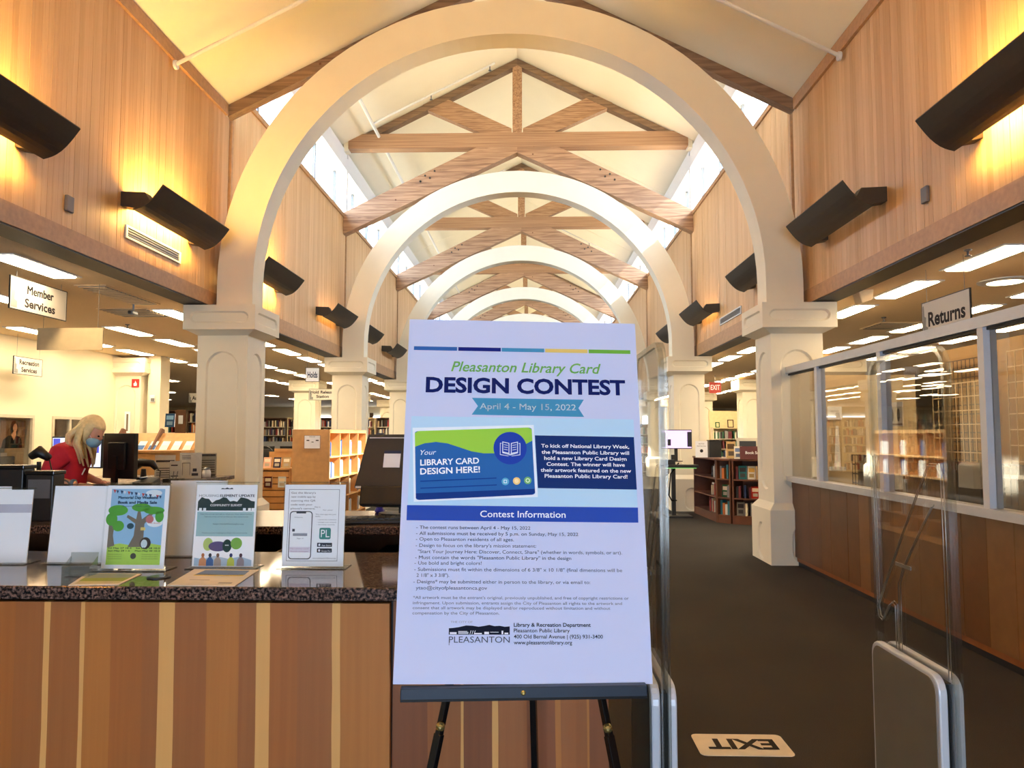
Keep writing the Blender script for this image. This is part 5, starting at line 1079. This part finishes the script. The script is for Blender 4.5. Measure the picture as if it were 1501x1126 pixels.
for r_, z in enumerate((.475, .925)):
    x = -4.98
    for b_ in range(9):
        c = random.choice(list(BC)); th = random.uniform(.03, .05); h = random.uniform(.2, .26); book(c, (x+th/2, 11.55, z), 0, th, .18, h, '%s book, %s from left on the %s shelf of the book truck' % (c, ORD[b_], ('lower', 'upper')[r_]), 'books on the book truck'); x += th+.004
t = thing('brochure_rack', 'maple rack of slanted brochures behind the staff desk', 'rack', (-5.55, 10.6, 0)); B('rack_body', LIGHTW, t, -.5, .75, .1, .5, 0, 1.18)
for x in (-.5, .08, .72): MB().prism([(.0, 1.0), (.5, 1.0), (.5, 1.60), (.42, 1.62), (.0, 1.18)], 'x', x, x+.03).build('side_panel', SHELFW, t)
MB().prism([(.0, 1.16), (.45, 1.55), (.47, 1.53), (.02, 1.13)], 'x', -.47, .72).build('sloped_board', LIGHTW, t)
for i in range(7):
    c = random.choice(((236, 232, 220), (120, 170, 110), (220, 120, 90), (240, 240, 236), (90, 130, 190))); x = -5.97+.17*i
    tt = thing('brochure', 'brochure, %s from the left on the slanted rack behind the staff desk' % ORD[i], 'brochure', (x, 10.70, 1.275), 0, 'brochures on the slanted rack'); M = Matrix.Rotation(-.85, 4, 'X'); MB().box(-.055, .055, 0, .004, .005, .24, M).build('brochure_sheet', PAPER, tt); MB().box(-.05, .05, -.001, 0, .02, .15, M).build('brochure_print', ink(*c), tt)
face_out('dark blue leaflet standing on top of the brochure rack', (-5.35, 11.05, 1.64), 0, .14, .20, (40, 70, 100), (120, 160, 190), 'leaflets', .1)
t = thing('leaflet_box', 'maple box beside the brochure rack on the far side of the staff desk', 'box', (-4.75, 9.6, 0)); B('box_body', LIGHTW, t, -.45, .35, -.2, .2, 0, 1.30); B('box_lid', LIGHTW, t, -.47, .37, -.22, .22, 1.30, 1.33)

# ------------------------------------------------------------------ kiosk and Book Sale case, right
t = thing('catalogue_kiosk', 'catalogue computer stand with black shelf before the right second column', 'kiosk', (2.70, 14.35, 0))
B('stand_post', BLACK, t, -.09, -.02, -.03, .04, 0, 1.15); B('keyboard_tray', BLACK, t, -.28, .36, -.28, .05, .92, .97, bevel=.006); B('tray_light', emit('green_glow', (110, 200, 110), .35), t, -.24, .32, -.27, -.26, .905, .92); B('base_plate', BLACK, t, -.22, .25, -.25, .2, 0, .03)
B('equipment_box', BLACK, t, -.28, -.05, -.15, .1, .97, 1.06); MB().tube([(.05, 0, 1.0), (-.12, -.08, .8), (-.16, -.1, .4), (-.1, -.05, .3), (.0, 0, .3)], .012, 6).build('power_cable', BLACKS, t, smooth=True)
t = monitor('lit lilac screen of the catalogue computer at right of the poster', (2.72, 14.40, 1.02), .05, .58, .36, screen=SCR_L, stand=.24)
for x0, x1, z0, z1 in ((-.28, -.21, .27, .55), (.20, .28, .28, .56), (-.17, -.11, .30, .42)): B('screen_picture', ink(60, 60, 74), t, x0, x1, -.0235, -.0225, z0, z1)
def case_section(t, x, y, rz, w, d, shelves, H=1.08):
    M = Matrix.Translation((x, y, 0)) @ Matrix.Rotation(rz, 4, 'Z')
    for nm, bb in [('side_panel', (0, .025, 0, d, 0, H)), ('side_panel', (w-.025, w, 0, d, 0, H)), ('back_panel', (.025, w-.025, d-.015, d, 0, H)), ('plinth', (.025, w-.025, .01, d-.015, 0, .12))]+[('shelf', (.025, w-.025, .005, d-.015, z, z+.022)) for z in shelves]: MB().box(*bb, M).build(nm, SHELFD, t)
    MB().box(-.01, w+.01, -.015, d, H, H+.03, M).build('top_board', SHELFD, t); return M
SHELFD = mat('book_sale_brown', (104, 62, 42), .5, var=.1)
t = thing('book_sale_case', 'dark brown curved Book Sale bookcase behind the right column', 'shelf', (0, 0, 0))
MA = case_section(t, 3.16, 15.0, math.radians(-88), 1.55, .42, (.12, .42, .74))
MBm = case_section(t, 3.21, 13.42, math.radians(-50), .30, .36, (.12, .42, .74))
MC = case_section(t, 3.42, 13.15, math.radians(-22), 1.0, .42, (.12, .42, .74))
random.seed(33)
def fill(M, rz, x0, x1, zs, nm, faceout=.4):
    for si, z in enumerate(zs):
        x = x0; k = 0
        while x < x1-.05 and k < 18:
            c = random.choice(list(BC))
            if random.random() < faceout:
                w_ = random.uniform(.12, .16)
                if x+w_ > x1: break
                p_ = M @ Vector((x+w_/2, .10, z)); face_out('%s book facing out, %s from left, %s shelf of the %s' % (c, ORD[k], ('bottom', 'middle', 'top')[si], nm), tuple(p_), rz, w_, random.uniform(.19, .24), BC[c], random.choice(((240, 230, 210), (60, 60, 70), (220, 180, 90))), 'books in the %s' % nm, .06); x += w_+.015
            else:
                th = random.uniform(.025, .05)
                p_ = M @ Vector((x+th/2, .14, z)); book(c, tuple(p_), rz, th, .17, random.uniform(.17, .25), '%s book, %s from left on the %s shelf of the %s' % (c, ORD[k], ('bottom', 'middle', 'top')[si], nm), 'books in the %s' % nm); x += th+random.choice((.003, .003, .05))
            k += 1
ZS = (.143, .443, .763)
fill(MC, math.radians(-22), .06, .95, ZS, 'Book Sale case front'); fill(MA, math.radians(-88), .9, 1.5, ZS, 'Book Sale case side', .3); fill(MBm, math.radians(-50), .05, .26, ZS, 'Book Sale case corner', .2)
SG = mat('book_sale_sign', (96, 40, 44), .5)
t = thing('book_sale_sign', 'maroon sign reading Book Sale on top of the brown bookcase', 'sign', (3.72, 13.0, 1.11), math.radians(-8)); MB().box(-.19, .21, 0, .01, 0, .22, Matrix.Rotation(-.1, 4, 'X')).build('sign_board', SG, t); o_ = text('Book Sale', PAPER, t, -.10, .16, .09, .045, bold=.02, vertical=True, z=.003)
t = thing('framed_notice', 'white notice in a stand on the left end of the Book Sale case', 'notice', (3.10, 14.0, 1.11), -.05); B('notice_sheet', PAPER, t, -.11, .11, 0, .006, 0, .30); flat('round_logo', INKD, t, ell(0, .12, .03, .03), z=.001, vertical=True); text('NOTICE', INKD, t, -.05, .05, .24, .02, vertical=True, z=.001); text('Self Service', INKD, t, -.08, .08, .2, .018, vertical=True, z=.001)
t = thing('black_bin', 'black box behind the white notice on the Book Sale case', 'box', (3.37, 14.2, 1.11)); B('box_body', BLACK, t, -.1, .12, -.08, .08, 0, .30); B('box_lid', BLACKS, t, -.11, .13, -.09, .09, .30, .32)
for lab, x, y, w_, h, c, c2 in (('tall tan book facing out on the Book Sale case top', 3.52, 13.55, .16, .30, (190, 160, 110), (90, 70, 50)), ('large grey picture book facing out on top of the Book Sale case', 3.86, 13.7, .38, .36, (200, 196, 180), (60, 64, 70)), ('white book left of the Book Sale sign', 3.55, 13.2, .13, .22, (236, 232, 220), (120, 140, 180)), ('blue and white book right of the Book Sale sign', 4.02, 12.9, .12, .22, (225, 228, 232), (60, 100, 160))): face_out(lab, (x, y, 1.11), math.radians(-10), w_, h, c, c2, 'books standing on the Book Sale case', .15)

# ------------------------------------------------------------------ far bookcases
DSH = mat('stack_brown', (96, 70, 50), .6, var=.1); LSH = mat('stack_cream', (226, 206, 160), .6, var=.05); LEDW = mat('shelf_edge', (190, 180, 160), .5)
nbook = [0]
def bookcase(x, y, w, h, ns, lab, m=DSH, rz=0, individual=False, where='', cols=None, short=''):
    t = thing('bookcase', lab, 'bookcase', (x, y, 0), rz, 'bookcases in the stacks')
    B('side_panel', m, t, -w/2, -w/2+.03, 0, .32, 0, h); B('side_panel', m, t, w/2-.03, w/2, 0, .32, 0, h); B('back_panel', m, t, -w/2+.03, w/2-.03, .30, .32, 0, h); B('top_board', m, t, -w/2, w/2, 0, .32, h, h+.03)
    dz = (h-.1)/ns; M = Matrix.Translation((x, y, 0)) @ Matrix.Rotation(rz, 4, 'Z')
    mbs = {}
    for k in range(ns):
        z = .1+dz*k; B('shelf', LEDW, t, -w/2+.03, w/2-.03, 0, .30, z-.025, z)
        xx = -w/2+.05; j = 0
        while xx < w/2-.08:
            th = random.uniform(.03, .06); hb_ = random.uniform(.6, .86)*dz; c = random.choice(cols or list(BC))
            if random.random() < .93:
                if individual and z > .85 and nbook[0] < 170:
                    nbook[0] += 1; j += 1
                    book(c, tuple(M @ Vector((xx+th/2, .13, z))), rz, th, .2, hb_, '%s book, %s on the %s shelf up of the %s' % (c, ORD[j-1], ORD[k], short), 'books on the %s' % where)
                else: mbs.setdefault(c, MB()).box(xx, xx+th-.002, .03, .22, z, z+hb_)
            xx += th+random.choice((0, 0, 0, .01, .06))
    for c, mb in mbs.items(): stuff(mb.build('book_row', BM[c].materials[0], t))
    return t
random.seed(44)
for i, (x, w_) in enumerate(((-12.95, .8), (-11.75, .9), (-10.75, .9))):
    bookcase(x, 26.5, w_, 2.35, 6, 'tall brown bookcase, %s of three, far left by the Audio sign' % ORD[i], individual=(i < 2), where='far left tall bookcases', short=ORD[i]+' far left bookcase')
t = thing('end_panel', 'brown slatted bookcase end with a white notice, far left', 'bookcase end', (-12.35, 26.3, 0)); t.name = 'slatted_bookcase_end'; B('panel_board', SHELFW, t, -.18, .18, 0, .05, 0, 2.4)
for k in range(7): B('slat', SHELFW, t, -.18, .18, -.015, 0, .25+.22*k, .44+.22*k)
B('notice_sheet', PAPER, t, -.06, .1, -.02, -.015, 1.9, 2.2)
for i, x in enumerate((6.35, 7.5)):
    bookcase(x, 24.5, 1.1, 1.72, 5, 'wide bookcase, %s of two, seen between the right columns' % ORD[i], LSH, individual=True, where='bookcases between the right columns', short=ORD[i]+' bookcase between the right columns', cols=['black', 'maroon', 'white', 'navy', 'cream', 'tan', 'grey', 'green'])
B('wall_partition', LSH, None, 5.8, 9, 25.0, 25.1, 0, 2.3)['kind'] = 'structure'
for lab, x, w_, h, c in (('green sign card on top of the right bookcases', 5.98, .14, .18, (30, 90, 60)), ('dark framed picture on top of the right bookcases', 6.4, .2, .26, (60, 50, 44)), ('brown framed picture on top of the right bookcases', 6.9, .26, .28, (120, 90, 60)), ('black framed picture on top of the right bookcases', 7.4, .22, .24, (30, 28, 28))):
    t = thing('framed_picture', lab, 'picture frame', (x, 24.62, 1.75)); M = Matrix.Rotation(-.15, 4, 'X'); MB().box(-w_/2, w_/2, 0, .015, 0, h, M).build('frame', ink(*c), t); MB().box(-w_/2+.03, w_/2-.03, -.002, 0, .03, h-.03, M).build('picture_print', ink(216, 196, 150), t)
# middle distance stacks, left and right of the nave
for i, x in enumerate([-10.9+1.25*k for k in range(6)]): bookcase(x, 31.5, 1.2, 2.2, 6, 'cream stack, %s from the left at the back of the left aisle' % ORD[i], LSH if i % 2 else DSH, cols=['black', 'maroon', 'white', 'navy', 'cream', 'tan', 'grey', 'red'])
for i, x in enumerate([3.0+1.25*k for k in range(2)]): bookcase(x, 31.5, 1.2, 2.2, 6, 'cream stack, %s one in the right aisle behind the screen' % ORD[i], LSH)
for i, x in enumerate([-4.6, -3.35]): bookcase(x, 29.5, 1.2, 1.9, 5, 'stack, %s one just outside the third left column' % ORD[i], DSH)
# reading desks with computers, left
t = thing('computer_table', 'long grey computer table in the left aisle behind the nearest column', 'table', (-6.9, 19.0, 0)); B('tabletop', PANELW, t, -1.2, 1.4, -.4, .4, .72, .76); B('privacy_screen', STEEL, t, -1.2, 1.4, .38, .41, .5, 1.35)
for x in (-1.1, 1.3):
    for y in (-.3, .3): B('leg', STEEL, t, x-.03, x+.03, y-.03, y+.03, 0, .72)
for i, x in enumerate((-7.55, -6.75, -6.1)): monitor('black monitor, %s from the left on the grey computer table' % ORD[i], (x, 19.0, .76), .1, .5, .32, stand=.16)
for i, x in enumerate((-7.2, -6.3)): task_chair('black task chair, %s at the computer table' % ('left one' if i == 0 else 'right one'), x, 18.0, 3.1, .5, 1.25)
# far windows of the left aisle
w = struct('window_16')
for i in range(5):
    x = -13.6+2.1*i; B('pane', emit('far_daylight', (236, 244, 255), 2.2) if i == 0 else bpy.data.materials['far_daylight'], w, x, x+1.7, 44.6, 44.62, 1.0, 2.6); B('frame', DSH, w, x-.2, x, 44.55, 44.65, .8, 2.8)
S(B('wall_far_windows', CREAM, None, -24, XL-.3, 44.7, 44.8, 0, 3.16))
def office_light(x, y, lab):
    t = thing('lantern_light', lab, 'ceiling light', (x, y, 3.16)); MB().lathe([(.05, 0), (.05, -.1), (.16, -.16), (.16, -.24), (.08, -.26)], n=16).build('lamp_shade', TROFN, t, smooth=True); MB().lathe([(.03, 0), (.03, .0)], n=8).build('ceiling_rose', WHITE, t)
